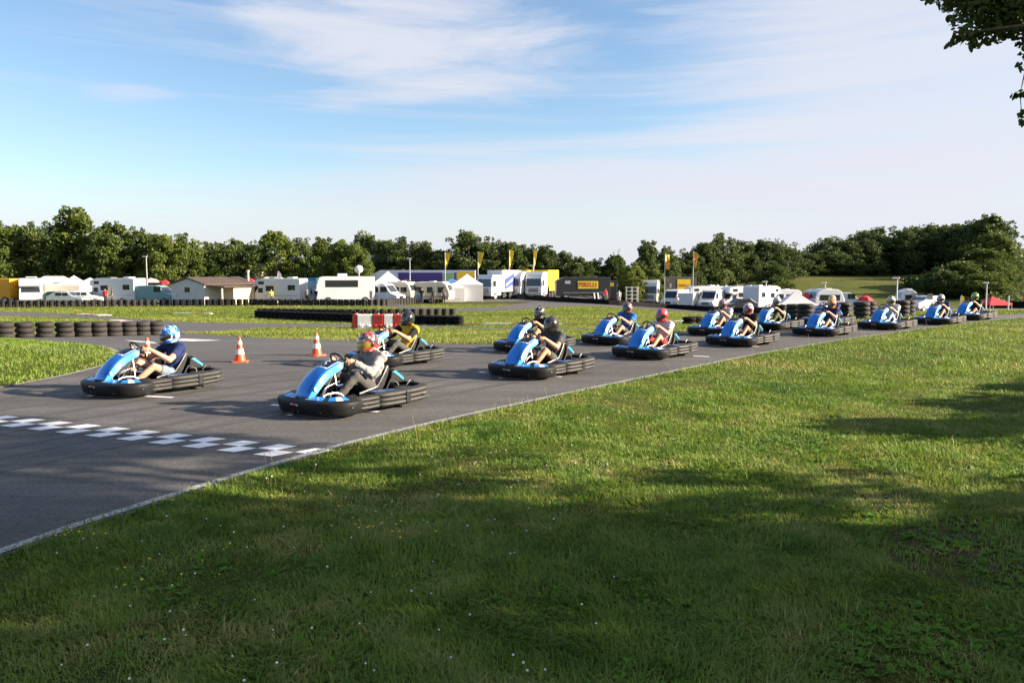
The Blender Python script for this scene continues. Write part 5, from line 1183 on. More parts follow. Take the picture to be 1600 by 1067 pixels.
def lorry_cab(label, u, d, rz, trailer=None, Lt=9.0, logo=None, cabm=None, group='lorries in the paddock', sleeper=3.7):
    prof = [(-1.15, .55), (1.10, .45), (1.20, .8), (1.18, 1.6), (1.02, 2.9), (.75, 3.35), (.3, sleeper), (-1.15, sleeper)]
    t = vehicle('lorry', label, 'lorry', u, d, rz, prof, 2.45, cabm or M_VW, [(.05, .85, 1.75, 2.55)], [((1.18, 1.6), (1.02, 2.9), .9, 'windscreen'), ((1.20, .8), (1.18, 1.55), .62, 'grille')], (.2,), .5, (1.18, .85, .95), group)
    mb = MB()
    for z in (.75, .95, 1.15, 1.35): mb.box(1.20, 1.235, -.72, .72, z-.035, z+.035)
    build_each(mb, 'grille_bar', M_STEEL, t)
    for s in (-1, 1): mb = MB(); mb.box(.95, 1.10, s*1.42-.08, s*1.42+.08, 1.75, 2.45); mb.build('mirror', M_GREYP, t, bev=.03)
    if trailer:
        mb = MB(); mb.box(-1.45-Lt, -1.35, -1.25, 1.25, 1.0, 3.95); tr = mb.build('trailer_box', trailer, t, bev=.05)
        mb = MB(); mb.box(-1.2-Lt, -.9, -.45, .45, .6, .98); mb.build('chassis', M_GREYP, t)
        for x in (-Lt-.2, -Lt+1.1, -2.0):
            for s in (-1, 1):
                Mx = Matrix.Translation((x, s*1.1, .45)) @ Matrix.Rotation(R(90), 4, 'X'); w = MB(); w.lathe([(.28, -.13), (.46, -.13), (.5, -.07), (.5, .07), (.46, .13), (.28, .13)], 16, M=Mx); w.build('wheel', M_WT, t, True)
        if logo:
            for s in (-1, 1):
                q = MB(); q.add([(-1.9, s*1.262, 1.25), (-1.9, s*1.262, 2.7), (-Lt*.95, s*1.262, 3.6), (-Lt*.95, s*1.262, 2.1)], [(0, 1, 2, 3)]); q.build('logo_panel', logo, tr)
                q = MB(); q.add([(-2.3, s*1.268, 1.75), (-2.3, s*1.268, 2.0), (-Lt*.85, s*1.268, 2.85), (-Lt*.85, s*1.268, 2.55)], [(0, 1, 2, 3)]); q.build('logo_stripe', M_VW, tr)
    return t
def gazebo(label, u, d, w, h, rz=0, roof=None, peak=1.0, walls=(), wallm=None, legs=True, group='tents and gazebos', z_add=0, ridge=0.0):
    p = AT(u, d); t = empty('gazebo', (p.x, p.y, p.z+z_add+.02), R(rz), label, 'tent', group); a = w/2; b = w/2; roof = roof or M_TWH; e = h-peak
    mb = MB(); n = 6; rings = []
    for i in range(n+1):                                  # slightly sagging pyramid with a valance
        f = i/n; s = 1-f; z = e+peak*(f**1.25); rings.append([Vector((x*(a*s+ridge*f), y*b*s*1.0+0, z)) for x, y in ((-1, -1), (0, -1), (1, -1), (1, 0), (1, 1), (0, 1), (-1, 1), (-1, 0))])
    rings = [[Vector((q.x, q.y, e-.28)) for q in rings[0]]]+rings; mb.loft(rings, caps=False); mb.build('canopy', roof, t, fixn=True)
    if legs:
        mb = MB()
        for x in (-1, 1):
            for y in (-1, 1): mb.tube([(x*(a-.05), y*(b-.05), 0), (x*(a-.05), y*(b-.05), e)], .035, 6)
        build_each(mb, 'leg', M_STEEL, t)
    for k in walls:
        mb = MB()
        if k == 'f': mb.box(-a+.03, a-.03, -b+.01, -b+.03, .05, e-.25)
        if k == 'r': mb.box(a-.03, a-.01, -b+.03, b-.03, .05, e-.25)
        if k == 'l': mb.box(-a+.01, -a+.03, -b+.03, b-.03, .05, e-.25)
        if k == 'b': mb.box(-a+.03, a-.03, b-.03, b-.01, .05, e-.25)
        mb.build('side_wall', wallm or roof, t)
    return t
def HT(u, d, v):
    return CAM_H-(v-420)/FPX*d-AT(u, d).z
# ---- left end
lorry = vehicle('box_lorry', 'orange box lorry cut off by the left edge of the picture', 'lorry', -6, 99, 178, [(-2.6, .55), (3.0, .55), (3.0, 2.9), (-2.6, 2.9)], 2.4, M_ORG, [], [], (-1.9, 1.9), .42, bev=.05)
mb = MB(); mb.box(-2.63, -2.60, -1.1, 1.1, .7, 2.8); mb.build('rear_door', mat('orange_door', (.85, .42, .02), .4), lorry); 
t = motorhome('white motorhome with a dark windscreen beside the orange lorry', 50, 98, -62, 6.2)
gazebo('large white marquee behind the dark and silver cars', 86, 110, 5.6, 3.2, 4, peak=1.1, walls='rf', wallm=M_TWH, ridge=1.2)
gazebo('small white pointed tent between the marquee and the first motorhome', 117, 108, 3.4, 3.3, 0, peak=1.3, walls='frl')
gazebo('cream tent with dark windows behind the silver car', 108, 104, 4.2, 2.6, 8, roof=mat('tent_cream', (.70, .66, .56), .7, transl=.2), peak=.5, walls='fr')
gazebo('white tent top showing left of the big white motorhome', 142, 109, 3.6, 3.0, 0, peak=1.0, walls='f')
def car(label, u, d, rz, m):
    prof = [(-2.0, .28), (2.0, .25), (2.05, .5), (1.95, .75), (1.0, .92), (.35, 1.40), (-1.0, 1.45), (-1.75, 1.0), (-2.03, .9), (-2.05, .45)]
    return vehicle('parked_car', label, 'car', u, d, rz, prof, 1.72, m, [(-.95, -.3, .98, 1.34), (-.2, .4, .98, 1.32)], [((1.0, .92), (.35, 1.40), .85, 'windscreen'), ((-1.0, 1.45), (-1.75, 1.0), .82, 'rear_window')], (1.3, -1.25), .31, (1.98, .62, .6), 'parked cars', bev=.08)
car('dark green car beside the white motorhome', 82, 97.5, 200, mat('car_dark', (.02, .04, .04), .25, coat=.5)); car('silver blue hatchback in front of the cream tent', 106, 95, 5, mat('car_silver', (.40, .46, .50), .25, metal=.3, coat=.5)); car('white car right of the silver hatchback', 134, 97, 10, M_VW)
motorhome('big white motorhome with its sunlit rear end, facing left', 182, 99, 168, 6.6)
van('teal and white van left of the cottage', 248, 98, -10, M_TEAL, 4.6, 2.1, group=None); 
lo = AT(262, 99)
def parasol(label, u, d, h, r, m, m2=None, name='parasol'):
    p = AT(u, d); t = empty(name, p, 0, label, 'parasol', None); mb = MB(); mb.lathe([(r, h-.55), (r*.62, h-.22), (.03, h)], 8, cap=False); mb.build('canopy', m, t); mb = MB(); mb.tube([(0, 0, 0), (0, 0, h)], .03, 6); mb.build('pole', M_STEEL, t); return t
parasol('pink and white parasol above the teal van', 237, 104, 3.0, 1.2, M_PINKT); parasol('small red parasol left of the cottage roof', 258, 104, 2.75, .9, M_RED2)
# ---- cottage
M_WALL = mat('render_cream', (.66, .50, .30), .85, var=.08, scale=2, bump=.2, bscale=10); M_WALLW = mat('render_white', (.56, .54, .52), .85, var=.08, scale=2, bump=.2, bscale=10)
def roof_mat():
    m = mat('roof_tiles', (.09, .062, .052), .85, var=.3, scale=4); t = m.node_tree; w = t.nodes.new('ShaderNodeTexWave'); w.inputs['Scale'].default_value = 4; co = t.nodes.new('ShaderNodeTexCoord'); t.links.new(co.outputs['Object'], w.inputs[0]); b = t.nodes.new('ShaderNodeBump'); b.inputs['Strength'].default_value = .6; b.inputs['Distance'].default_value = .05; t.links.new(w.outputs[1], b.inputs['Height']); t.links.new(b.outputs[0], t.nodes['Principled BSDF'].inputs['Normal']); return m
M_ROOF = roof_mat()
p = AT(335, 97); ct = empty('cottage', (p.x, p.y, p.z), R(58), 'low cream cottage with a brown tiled roof and a lean-to garage', 'building')
# local: gable end faces -x (shaded, to the left), long sunlit front faces -y/right
mb = MB(); mb.prism([(-2.9, 0), (2.9, 0), (2.9, 2.35), (0, 3.0), (-2.9, 2.35)], -3.6, 3.4, 'x'); mb.build('wall', M_WALLW, ct)
mb = MB(); mb.prism([(-3.2, 2.28), (0, 3.03), (3.2, 2.28), (3.2, 2.40), (0, 3.18), (-3.2, 2.40)], -3.75, 3.7, 'x'); mb.build('roof', M_ROOF, ct, fixn=True)
mb = MB(); mb.box(-1.6, 4.9, -5.4, -2.92, 0, 2.05); g_ = mb.build('garage_wall', M_WALL, ct)
mb = MB(); mb.prism([(-5.75, 2.06), (-2.95, 2.20), (-2.95, 2.26), (-5.75, 2.18)], -3.2, 5.2, 'x'); mb.build('lean_to_roof', M_ROOF, ct, fixn=True)
mb = MB(); mb.box(1.35, 2.15, -5.43, -5.405, .02, 1.95); mb.build('door', mat('door_brown', (.06, .035, .025), .6), ct)
mb = MB(); mb.box(-3.63, -3.605, -.4, .5, 1.45, 2.0); mb.build('window', M_GL, ct); mb = MB(); mb.box(-3.63, -3.605, 2.0, 2.5, .9, 1.5); mb.build('meter_box', M_STEEL, ct)
mb = MB(); mb.box(-3.2, -3.05, -5.4, -5.25, 0, 2.1); mb.build('post', M_WALL, ct)
mb = MB(); mb.lathe([(.12, 2.7), (.12, 3.7), (.2, 3.75), (.2, 3.95)], 8, M=Matrix.Translation((3.2, -2.2, 0))); mb.build('chimney', M_WALL, ct)
gazebo('red tent top right of the cottage', 392, 106, 2.6, 3.0, 0, M_RED2, .9)
motorhome('white motorhome right of the cottage, facing left', 436, 96, 170, 6.3)
gazebo('white tents behind the motorhome right of the cottage', 428, 108, 4.6, 3.1, 0, peak=1.0, walls='f', ridge=1.0); gazebo('white tent top left of the blue banner', 456, 109, 3.4, 3.0, 0, peak=.8)
def feather(label, u, d, h, w, m, rz=0, cat='flag', group=None, z0=0.0):
    p = AT(u, d); t = empty('feather_flag', p, R(rz), label, cat, group); mb = MB(); mb.tube([(0, 0, 0), (0, 0, h*.6), (.05, 0, h*.9), (.25*w, 0, h)], .03, 6); mb.build('pole', M_STEEL, t)
    pts = [(.03, h*.25), (w*.8, h*.32), (w, h*.6), (w*.8, h*.9), (w*.3, h), (.05, h*.93)]; mb = MB(); mb.prism(pts, -.008, .008, 'y'); mb.build('cloth', m, t, fixn=True); return t
feather('thin white sail banner above the motorhome', 434, 104, 3.9, .6, M_TWH)
p = AT(486, 99); t = empty('exhibition_panel', p, R(-6), 'tall blue panel standing left of the bus', 'panel'); mb = MB(); mb.box(-.8, .8, -.05, .05, .1, 3.0); mb.build('panel', mat('panel_blue', (.12, .30, .48), .5, col2=(.30, .45, .55), scale=1.5), t); mb = MB(); mb.box(-.82, .82, -.08, .08, 2.72, 3.05); mb.build('header', mat('header_blue', (.03, .22, .45), .5), t)
bus = vehicle('coach', 'white coach with a dark window band and a satellite dish', 'bus', 540, 96, 194, [(-3.3, .4), (3.2, .4), (3.4, .9), (3.3, 2.2), (3.0, 3.05), (2.6, 3.15), (-3.3, 3.15)], 2.5, M_VW, [(-1.4, 2.3, 1.95, 2.75)], [((3.3, 2.2), (3.0, 3.05), .9, 'windscreen')], (2.0, -2.2), .45, (3.35, .75, .9), None, roofbox=((-.2, .9, 3.15, 3.5, M_VW), (-2.6, 2.4, 3.15, 3.22, M_GREYP)), stripes=((-3.0, -2.7, .6, 1.5, M_GREYP),))
mb = MB(); mb.tube([(-1.6, 0, 3.2), (-1.6, 0, 3.7)], .05, 6); mb.lathe([(.05, .0), (.3, .04), (.48, .14), (.5, .17), (.3, .08), (.04, .05)], 18, M=Matrix.Translation((-1.6, -.1, 3.95)) @ Matrix.Rotation(R(75), 4, 'X')); mb.build('satellite_dish', M_VW, bus, True)
van('white van with its bonnet to the right, beside the coach', 596, 97, -22, None, 5.4, 2.35, glass_side=True)
gazebo('big pale peaked tent right of the coach', 607, 112, 5.2, 3.9, 8, peak=1.9, roof=mat('tent_pale_blue', (.52, .58, .72), .7, transl=.2)); gazebo('dark tent with a low pitch behind the first caravan', 634, 108, 4.0, 2.9, 0, M_SHADE, .9)
tr = vehicle('race_trailer', 'very long blue and purple race trailer with a yellow end behind the tents', 'trailer', 660, 130, 0, [(-8.4, .9), (8.4, .9), (8.4, 3.95), (-6.5, 3.95), (-8.4, 3.0)], 2.5, mat('trailer_blue_white', (.42, .48, .62), .4, var=.1, scale=.5), [], [], (-6.5, -5.2, 5.8), .5, bev=.04, stripes=((-3.6, 3.3, 1.2, 3.6, M_PURP), (5.6, 8.35, 1.2, 3.7, M_YELB), (3.4, 4.9, 2.4, 3.5, mat('panel_green', (.22, .38, .16), .5)), (5.1, 5.45, 1.2, 3.6, M_GREYP)))
caravan('small cream caravan right of the white van', 628, 100, -28, 4.2)
gazebo('low lime green canopy over the blue tent', 646, 101, 2.6, 2.2, 0, M_LIME, .25)
p = AT(651, 99.5); t = empty('dome_tent', p, 0, 'small bright blue dome tent under the lime canopy', 'tent'); mb = MB(); mb.lathe([(.85, 0), (.8, .4), (.6, .85), (.3, 1.1), (.02, 1.18)], 14); mb.build('fabric', mat('dome_blue', (.03, .28, .58), .6), t, True); mb = MB(); mb.prism([(-.25, .05), (.25, .05), (0, .8)], -.86, -.80, 'y'); mb.build('doorway', M_TBLU, t)
caravan('cream caravan with four dark windows in the middle of the paddock', 676, 100, -14, 5.0)
gazebo('blue and white gazebo left of the walled white tents', 706, 107, 4.2, 2.9, 0, M_TBLU, .9); gazebo('white tent with a swinging side wall right of the caravan', 708, 103, 2.8, 2.4, 6, peak=.6, walls='fr'); gazebo('white walled tent with a tall pale peak', 730, 105, 4.0, 3.5, 2, peak=1.3, walls='frl')
for (u, d, h, l, m, w, rz) in ((696, 122, 6.6, 'yellow flag above the purple trailer, leftmost of the yellow flags', M_YELB, .75, 5), (747, 122, 6.7, 'yellow flag at the yellow end of the long trailer', M_YELB, .85, -10), (796, 124, 7.0, 'yellow flag left of the two white lorries', M_YELB, .65, 8), (834, 124, 7.0, 'narrow yellow flag above the right white lorry', M_YELB, .45, 0)):
    p = AT(u, d); t = empty('feather_flag', p, R(rz), l, 'flag', 'yellow flags on poles'); mb = MB(); mb.tube([(0, 0, 0), (0, 0, h)], .045, 6); mb.build('pole', M_VW, t)
    mb = MB(); n = 8; A = []; B = []
    for i in range(n+1): f = i/n; z = h*.66+f*h*.34; ww = w*(.12+.9*f**.8); A.append([Vector((.05, .02, z)), Vector((.05+ww*.5, .02+.10*math.sin(f*4), z)), Vector((.05+ww, .02+.14*math.sin(f*4+1), z-.08))])
    mb.loft(A, caps=False, closed_ring=False); o = mb.build('cloth', m, t); o.modifiers.new('s', 'SOLIDIFY').thickness = .015
# ---- lorries
lorry_cab('white box lorry with a slanted blue logo on its side', 764, 112, 236, M_VW, 4.6, M_BLU2, sleeper=3.3); lorry_cab('white lorry with a yellow trailer, right next to the blue logo lorry', 806, 116, 246, M_YELB, 6.0); lorry_cab('white lorry with a yellow trailer beside the black trailer', 838, 116, 247, M_YELB, 4.4)
bt = vehicle('hospitality_trailer', 'black trailer with a yellow lettered sign and white steps', 'trailer', 912, 112, 4, [(-3.9, .55), (3.4, .55), (3.4, 3.05), (-2.8, 3.05), (-3.9, 2.6)], 2.5, M_BLK, [], [], (-2.6, 2.0, 2.9), .45, bev=.04, stripes=((-3.0, 2.8, .98, 1.03, M_STEEL), (-2.75, -2.0, 2.2, 2.6, M_STEEL)))
mb = MB(); mb.box(-1.0, 1.75, -1.285, -1.255, 1.55, 2.55); sg = mb.build('sign', mat('sign_yellow', (.72, .58, .03), .5), bt)
glyph('PIRELLI', .92, 'lettering', M_REDB, sg, Matrix.Translation((.375, -1.292, 2.05)) @ Matrix.Scale(.86, 4, (1, 0, 0)) @ Matrix.Rotation(R(90), 4, 'X'))
for s in (0, 1): mb = MB(); mb.box(1.15+s*.5, 1.25+s*.5, -2.1, -1.3, 0, .06); mb.prism([(-1.3, 1.0), (-1.3, .8), (-2.1, .0), (-2.1, .2)], 1.12+s*.5, 1.28+s*.5, 'x'); mb.build('step_rail', M_VW, bt, fixn=True)
p = AT(952, 113); t = empty('service_truck', p, 0, 'dark open-sided service truck with a yellow header right of the black trailer', 'lorry'); mb = MB(); mb.box(-.9, .9, -1.2, 1.2, .5, 2.95); mb.build('body', M_BLK, t, bev=.04); mb = MB(); mb.box(-.75, .45, -1.25, -1.21, 2.2, 2.7); mb.build('header', M_YELB, t)
for x in (-.5, .5):
    for s in (-1, 1): Mx = Matrix.Translation((x, s*1.05, .42)) @ Matrix.Rotation(R(90), 4, 'X'); w = MB(); w.lathe([(.2, -.12), (.42, -.12), (.42, .12), (.2, .12)], 14, M=Mx); w.build('wheel', M_WT, t)
p = AT(978, 134); t = empty('shed', p, R(4), 'dark shed with a slanting roof between the trailers', 'building'); mb = MB(); mb.prism([(-3.8, 0), (3.6, 0), (3.6, 3.6), (-3.8, 1.9)], -2, 2, 'y'); mb.build('wall', M_GREYP, t, fixn=True); mb = MB(); mb.prism([(-4.1, 1.86), (3.9, 3.70), (3.9, 3.84), (-4.1, 2.0)], -2.3, 2.3, 'y'); mb.build('roof', M_ROOF, t, fixn=True)
p = AT(987, 120); t = empty('tyre_rack', p, R(3), 'white metal scaffold rack left of the white lorry', 'rack'); mb = MB()
for x in (-.85, 0, .85):
    for y in (-.4, .4): mb.tube([(x, y, 0), (x, y, 2.5)], .04, 6)
mb_p = mb; build_each(mb, 'upright', M_VW, t)
for z in (.25, .75, 1.3, 1.85, 2.4): mb = MB(); mb.box(-.9, .9, -.43, .43, z-.035, z+.035); mb.build('shelf', M_VW, t)
lorry_cab('lone white lorry cab with a dark front beside the grey trailer', 1016, 128, 250, None, sleeper=3.75)
dt = vehicle('grey_trailer', 'dark grey trailer with a square yellow lettered sign', 'trailer', 1060, 131, 3, [(-2.7, .5), (2.5, .5), (2.5, 4.3), (-2.7, 4.3)], 2.5, mat('trailer_grey', (.075, .068, .06), .5), [], [], (-1.3, 1.3), .45, bev=.04, stripes=((-1.75, -1.5, 2.6, 3.3, M_STEEL),))
mb = MB(); mb.box(-.55, 1.55, -1.285, -1.255, 1.95, 3.95); sg = mb.build('sign', M_YELB, dt); glyph('PIRELLI', .56, 'lettering', M_REDB, sg, Matrix.Translation((.5, -1.292, 2.95)) @ Matrix.Rotation(R(90), 4, 'X'))
M_FLG = mat('flag_orange', (.72, .36, .02), .6, var=.1)
for (u, d, h, l, rz) in ((1038, 106, HT(1038, 106, 396), 'orange banner flag on the left pole above the grey trailer', 10), (1082, 106, HT(1082, 106, 393), 'orange flag furled on the right pole of the grey trailer', -40)):
    p = AT(u, d); t = empty('banner_flag', p, R(rz), l, 'flag', 'orange flags on poles'); mb = MB(); mb.tube([(0, 0, 0), (0, 0, h)], .05, 6); mb.build('pole', M_STEEL, t)
    mb = MB(); A = []
    for i in range(9): f = i/8; z = h-.1-1.9*f; A.append([Vector((.06, 0, z)), Vector((.3, .12*math.sin(f*5), z-.05)), Vector((.62-.2*f*(rz < 0), .12*math.sin(f*5+1.5), z-.12*(1+(rz < 0))))])
    mb.loft(A, caps=False, closed_ring=False); o = mb.build('cloth', M_FLG, t); o.modifiers.new('s', 'SOLIDIFY').thickness = .015
    glyph('PIRELLI', .34, 'lettering', M_REDB, o, Matrix.Translation((.33, -.16, h-1.05)) @ Matrix.Rotation(R(90), 4, 'Z') @ Matrix.Rotation(R(90), 4, 'X'))
van('white van below the grey trailer with its windscreen to the left', 1054, 114, 236); van('small white van showing its blue shaded rear doors', 1079, 111, 62, None, 4.4, 2.1); van('white van right of the small van, windscreen to the left', 1112, 110, 238)
motorhome('white motorhome with brown lettering panel right of the vans', 1156, 112, 196, 6.0, stripes=((-.6, 1.4, 1.6, 2.0, mat('lettering_brown', (.32, .20, .17), .6)),)); motorhome('white motorhome seen from behind between two red helmets', 1192, 105, 42, 5.8)
car('dark estate car in front of the motorhomes', 1155, 100, 195, mat('car_black', (.02, .022, .028), .25, coat=.5))
for (u, d, w, h, m, pk, l) in ((1108, 122, 4.4, HT(1108, 122, 445), M_TGREY, 1.2, 'brown grey tent peak behind the vans'), (1121, 125, 2.9, HT(1121, 125, 444), M_TWH, 1.3, 'white tent peak next to the brown grey one'), (1134, 123, 3.4, HT(1134, 123, 445), M_TWH, 1.3, 'broad white tent peak above the motorhome'), (1152, 123, 3.8, HT(1152, 123, 445), M_PINKT, 1.2, 'pinkish tent peak above the motorhome'), (1242, 88, 4.2, HT(1242, 88, 455), M_TWH, 1.4, 'white gazebo above the driver in olive trousers'), (1258, 93, 3.0, HT(1258, 93, 456), M_RED2, 1.3, 'red tent roof behind the white gazebo'), (1268, 95, 3.0, HT(1268, 95, 457), M_PINKT, 1.2, 'pink tent roof behind the white gazebo')):
    gazebo(l, u, d, w, h, random.uniform(-8, 8), m, pk)
caravan('white caravan right of the white gazebo', 1290, 92, 4, 3.4, M_VW); parasol('red parasol behind the tyre column', 1351, 80, HT(1351, 80, 461), .85, M_RED2); caravan('white caravan behind the driver in pale jeans', 1416, 98, -6, 2.2, M_VW); van('white van with its bonnet to the left, right of the pale jeans driver', 1438, 92, 205, None, 3.2, 1.75)
caravan('white caravan behind the white gazebo', 1226, 112, 8, 4.4, M_VW); van('white van behind the caravan with its bonnet to the right', 1322, 104, -18, None, 4.6, 2.1); motorhome('white motorhome between the vans and the brown grey tent', 1096, 118, 190, 5.6); van('white van behind the tents left of the fence end', 708, 112, 160, None, 5.0, 2.3)
gazebo('white tent between the grey trailer sign and the brown grey tent', 1090, 126, 3.6, HT(1090, 126, 449), 5); van('white van at the foot of the lone round tree', 1212, 116, 170, None, 5.0, 2.3); gazebo('low white tent at the right of the lone round tree', 1228, 118, 3.6, HT(1228, 118, 458), 0, peak=.8); caravan('small white caravan behind the pink tent roof', 1280, 116, 5, 4.0, M_VW)
feather('yellow feather flag left of the last driver', 1499, 62, HT(1499, 62, 461), .38, M_YELB)
gazebo('red gazebo at the right end behind the last kart', 1549, 98, 3.0, HT(1549, 98, 463), 10, M_RED2, .75)
p = AT(1575, 40); t = empty('marker_post', p, 0, 'white marker post at the right end of the track', 'post'); mb = MB(); mb.tube([(0, 0, 0), (0, 0, .72)], .035, 8); mb.build('post', M_VW, t); mb = MB(); mb.tube([(0, 0, .72), (0, 0, .76)], .04, 8); mb.build('cap', M_GREYP, t)
def lamp_post(u, d, h, label):
    if h > 100: h = HT(u, d, h)
    p = AT(u, d); t = empty('lamp_post', p, 0, label, 'lamp post', 'lamp posts'); mb = MB(); mb.tube([(0, 0, 0), (0, 0, h)], [.09, .05], 8); mb.build('pole', M_STEEL, t); mb = MB(); mb.box(-.45, .15, -.12, .12, h-.02, h+.16); mb.build('lamp_head', M_STEEL, t, bev=.04)
lamp_post(231, 106, 402, 'lamp post above the teal van'); lamp_post(641, 112, 405, 'lamp post above the caravans in the middle'); lamp_post(833, 116, 416, 'short lamp post in front of the right white lorry'); lamp_post(1196, 104, 441, 'lamp post in front of the lone round tree'); lamp_post(1288, 95, 443, 'lamp post above the white caravan'); lamp_post(1400, 75, 436, 'tall lamp post above the pale jeans driver'); lamp_post(1540, 92, 443, 'lamp post behind the red gazebo')
def house(label, u, d, w, h, rz, m, rm=None):
    p = AT(u, d); t = empty('house', p, R(rz), label, 'building'); mb = MB(); mb.prism([(-w*.4, 0), (w*.4, 0), (w*.4, h*.72), (0, h), (-w*.4, h*.72)], -w/2, w/2, 'x'); mb.build('wall', m, t); mb = MB(); mb.prism([(-w*.48, h*.70), (0, h+.05), (w*.48, h*.70), (w*.48, h*.74), (0, h+.3), (-w*.48, h*.74)], -w*.53, w*.53, 'x'); mb.build('roof', rm or M_ROOF, t, fixn=True)
    for x in (-.25, .25): mb = MB(); mb.box(x*w-.4, x*w+.4, -w*.4-.03, -w*.4+.03, h*.3, h*.55); mb.build('window', M_GL, t)
house('pale house half hidden among the trees above the coach', 580, 150, 4.5, 6.4, 30, M_WALLW, M_VW); house('small pink house behind the red tent', 404, 128, 3.0, 4.7, -20, M_WALL)

# ---- people standing in the paddock
STD = dict(pelvis=(0, 0, .95), waist=(0, 0, 1.08), chest=(0, 0, 1.28), collar=(0, 0, 1.47), head=(.02, 0, 1.62))
for s, k in ((1, 'l'), (-1, 'r')):
    STD['sh_'+k] = (0, s*.19, 1.41); STD['el_'+k] = (-.02, s*.26, 1.13); STD['wr_'+k] = (.06, s*.25, .88); STD['hip_'+k] = (0, s*.10, .93); STD['kn_'+k] = (.02, s*.11, .50); STD['an_'+k] = (-.01, s*.12, .085); STD['toe_'+k] = (.15, s*.14, .05)
SB = build_body(STD, None, .018); hands(SB[0], {k: Vector(v) for k, v in STD.items()}, None); SB[0].materials.clear(); SB[0].materials.append(SKINS[0])
M_HAIR = mat('brown_hair', (.05, .03, .02), .7)
def stander(u, d, rz, label, sh, tr):
    r, V, kind, tt, J = SB; t = slot_copy('person', r, SKINS[0], None); tag(t, label, 'person', 'people in the paddock'); p = AT(u, d); t.location = p+Vector((0, 0, .05)); t.rotation_euler = (0, 0, R(rz))
    cloth('shirt', SB, ((kind == 'torso') & (tt > .05)) | ((kind == 'uarm') & (tt < .6)), .014, t, sh); cloth('trousers', SB, ((kind == 'torso') & (tt < .15)) | (kind == 'thigh') | ((kind == 'shin') & (tt < .93)), .016, t, tr)
    for s in (1, -1): cloth('shoe', SB, ((kind == 'foot') | ((kind == 'shin') & (tt > .95))) & (V[:, 1]*s > 0), .008, t, M_SHOE[0], .001)
    cloth('hair', SB, (kind == 'head') & ((V[:, 2] > 1.69) | ((V[:, 2] > 1.6) & (V[:, 0] < .0))), .012, t, M_HAIR, .006)
for a in ((165, 94, -80, 'person in a red top in front of the big white motorhome', red, gdk), (176, 94.5, 200, 'person in dark clothes beside the red top', char, gdk), (424, 92, -60, 'person in a lime shirt in front of the motorhome right of the cottage', mat('lime_cotton', (.30, .42, .06), .8), gdk), (480, 94, -90, 'person in grey left in the group by the blue panel', grey, gdk), (487, 94.6, 200, 'person in black in the group by the blue panel', blk, den), (494, 94, -120, 'person in navy nearest the coach', navy, bgr), (659, 97, -90, 'person in black between the blue dome tent and the caravan', blk, gdk), (677, 97.5, 100, 'person in charcoal in front of the cream caravan', char, gdk), (693, 98, -60, 'person in a dark shirt at the right end of the cream caravan', char, blk),
          (946, 107, -70, 'person in an orange red top at the dark service truck', red, char), (967, 106, -90, 'person in white right of the service truck', wht, wht), (857, 113, 190, 'person in dark clothes beside the right white lorry', char, gdk)): stander(*a)
# ================================================================ TREES AND WOODS
def crown_variant(i, n_cl, seed, shape, leaf, per):
    """crown about 10 m tall above a 1.6 m bole, about 8 m across; returns mesh and limb targets"""
    rs = np.random.default_rng(seed); cs, rr = [], []
    for _ in range(n_cl):
        z = rs.uniform(0, 1)**1.05; w = {0: math.sqrt(max(.05, 1-(1.7*z-.68)**2)), 1: math.sqrt(max(.05, 1-(1.5*z-.5)**2)), 2: (1.08-z*.8)}[shape]
        a = rs.uniform(0, 6.283); q = rs.uniform(.2, 1)**.5*w*3.9*(1+.18*math.sin(a*3+seed)); cs.append((q*math.cos(a), q*math.sin(a), .9+z*9.2)); rr.append(rs.uniform(.75, 1.5)*(1.2-.45*z))
    for _ in range(46):                                   # ragged sprays beyond the main outline
        z = rs.uniform(.05, 1.03); w = {0: math.sqrt(max(.08, 1-(1.7*z-.68)**2)), 1: math.sqrt(max(.08, 1-(1.5*z-.5)**2)), 2: (1.1-z*.8)}[shape]; a = rs.uniform(0, 6.283); q = rs.uniform(.98, 1.22)*w*3.9*(1+.18*math.sin(a*3+seed)); cs.append((q*math.cos(a), q*math.sin(a), 1.0+z*9.6)); rr.append(rs.uniform(.3, .7))
    C, T = clumps(rs, cs, rr, per, .75); me = leaves_mesh('crown', C, np.full(len(C), leaf), T, 0, rs); return me, cs
VAR = []
for i, (sh, n) in enumerate(((0, 105), (1, 100), (0, 90), (2, 95), (1, 120), (0, 84))): VAR.append(crown_variant(i, n, 40+i, sh, .20, 125))
TRUNKS = []
for me, cs in VAR:
    mb = MB(); mb.tube([(0, 0, -.4), (.05, 0, 2.0), (-.05, .08, 5), (0, 0, 9)], [.34, .27, .18, .05], 8)
    for c in cs[:14]: mb.tube([(0, 0, max(1.5, c[2]*.5)), Vector((c[0]*.55, c[1]*.55, c[2]*.8)), c], [.12, .07, .02], 5)
    t = mb.mesh('trunk'); t.shade_smooth(); t.materials.append(M_BARK); TRUNKS.append(t)
def inst(name, me, m, parent):
    o = bpy.data.objects.new(name, me); COL.objects.link(o); o.parent = parent
    if not len(me.materials): me.materials.append(m)
    o.material_slots[0].link = 'OBJECT'; o.material_slots[0].material = m; return o
def tree(u, top, d, wpx, label, m=None, var=None, name='broadleaf_tree', group='trees round the circuit'):
    p = AT(u, d); dist = d; H = (420-top)/FPX*dist+1.92-p.z; s = H/10.95; w = wpx*1.22/FPX*dist/8.2
    v = random.randrange(len(VAR)) if var is None else var
    t = empty(name, p, random.uniform(0, 6.28), label, 'tree', group); t.scale = (w, w, s)
    inst('crown', VAR[v][0], m or M_LEAF, t); inst('trunk', TRUNKS[v], M_BARK, t); return t
D_, L_, N_ = M_LEAF_D, M_LEAF_L, M_LEAF
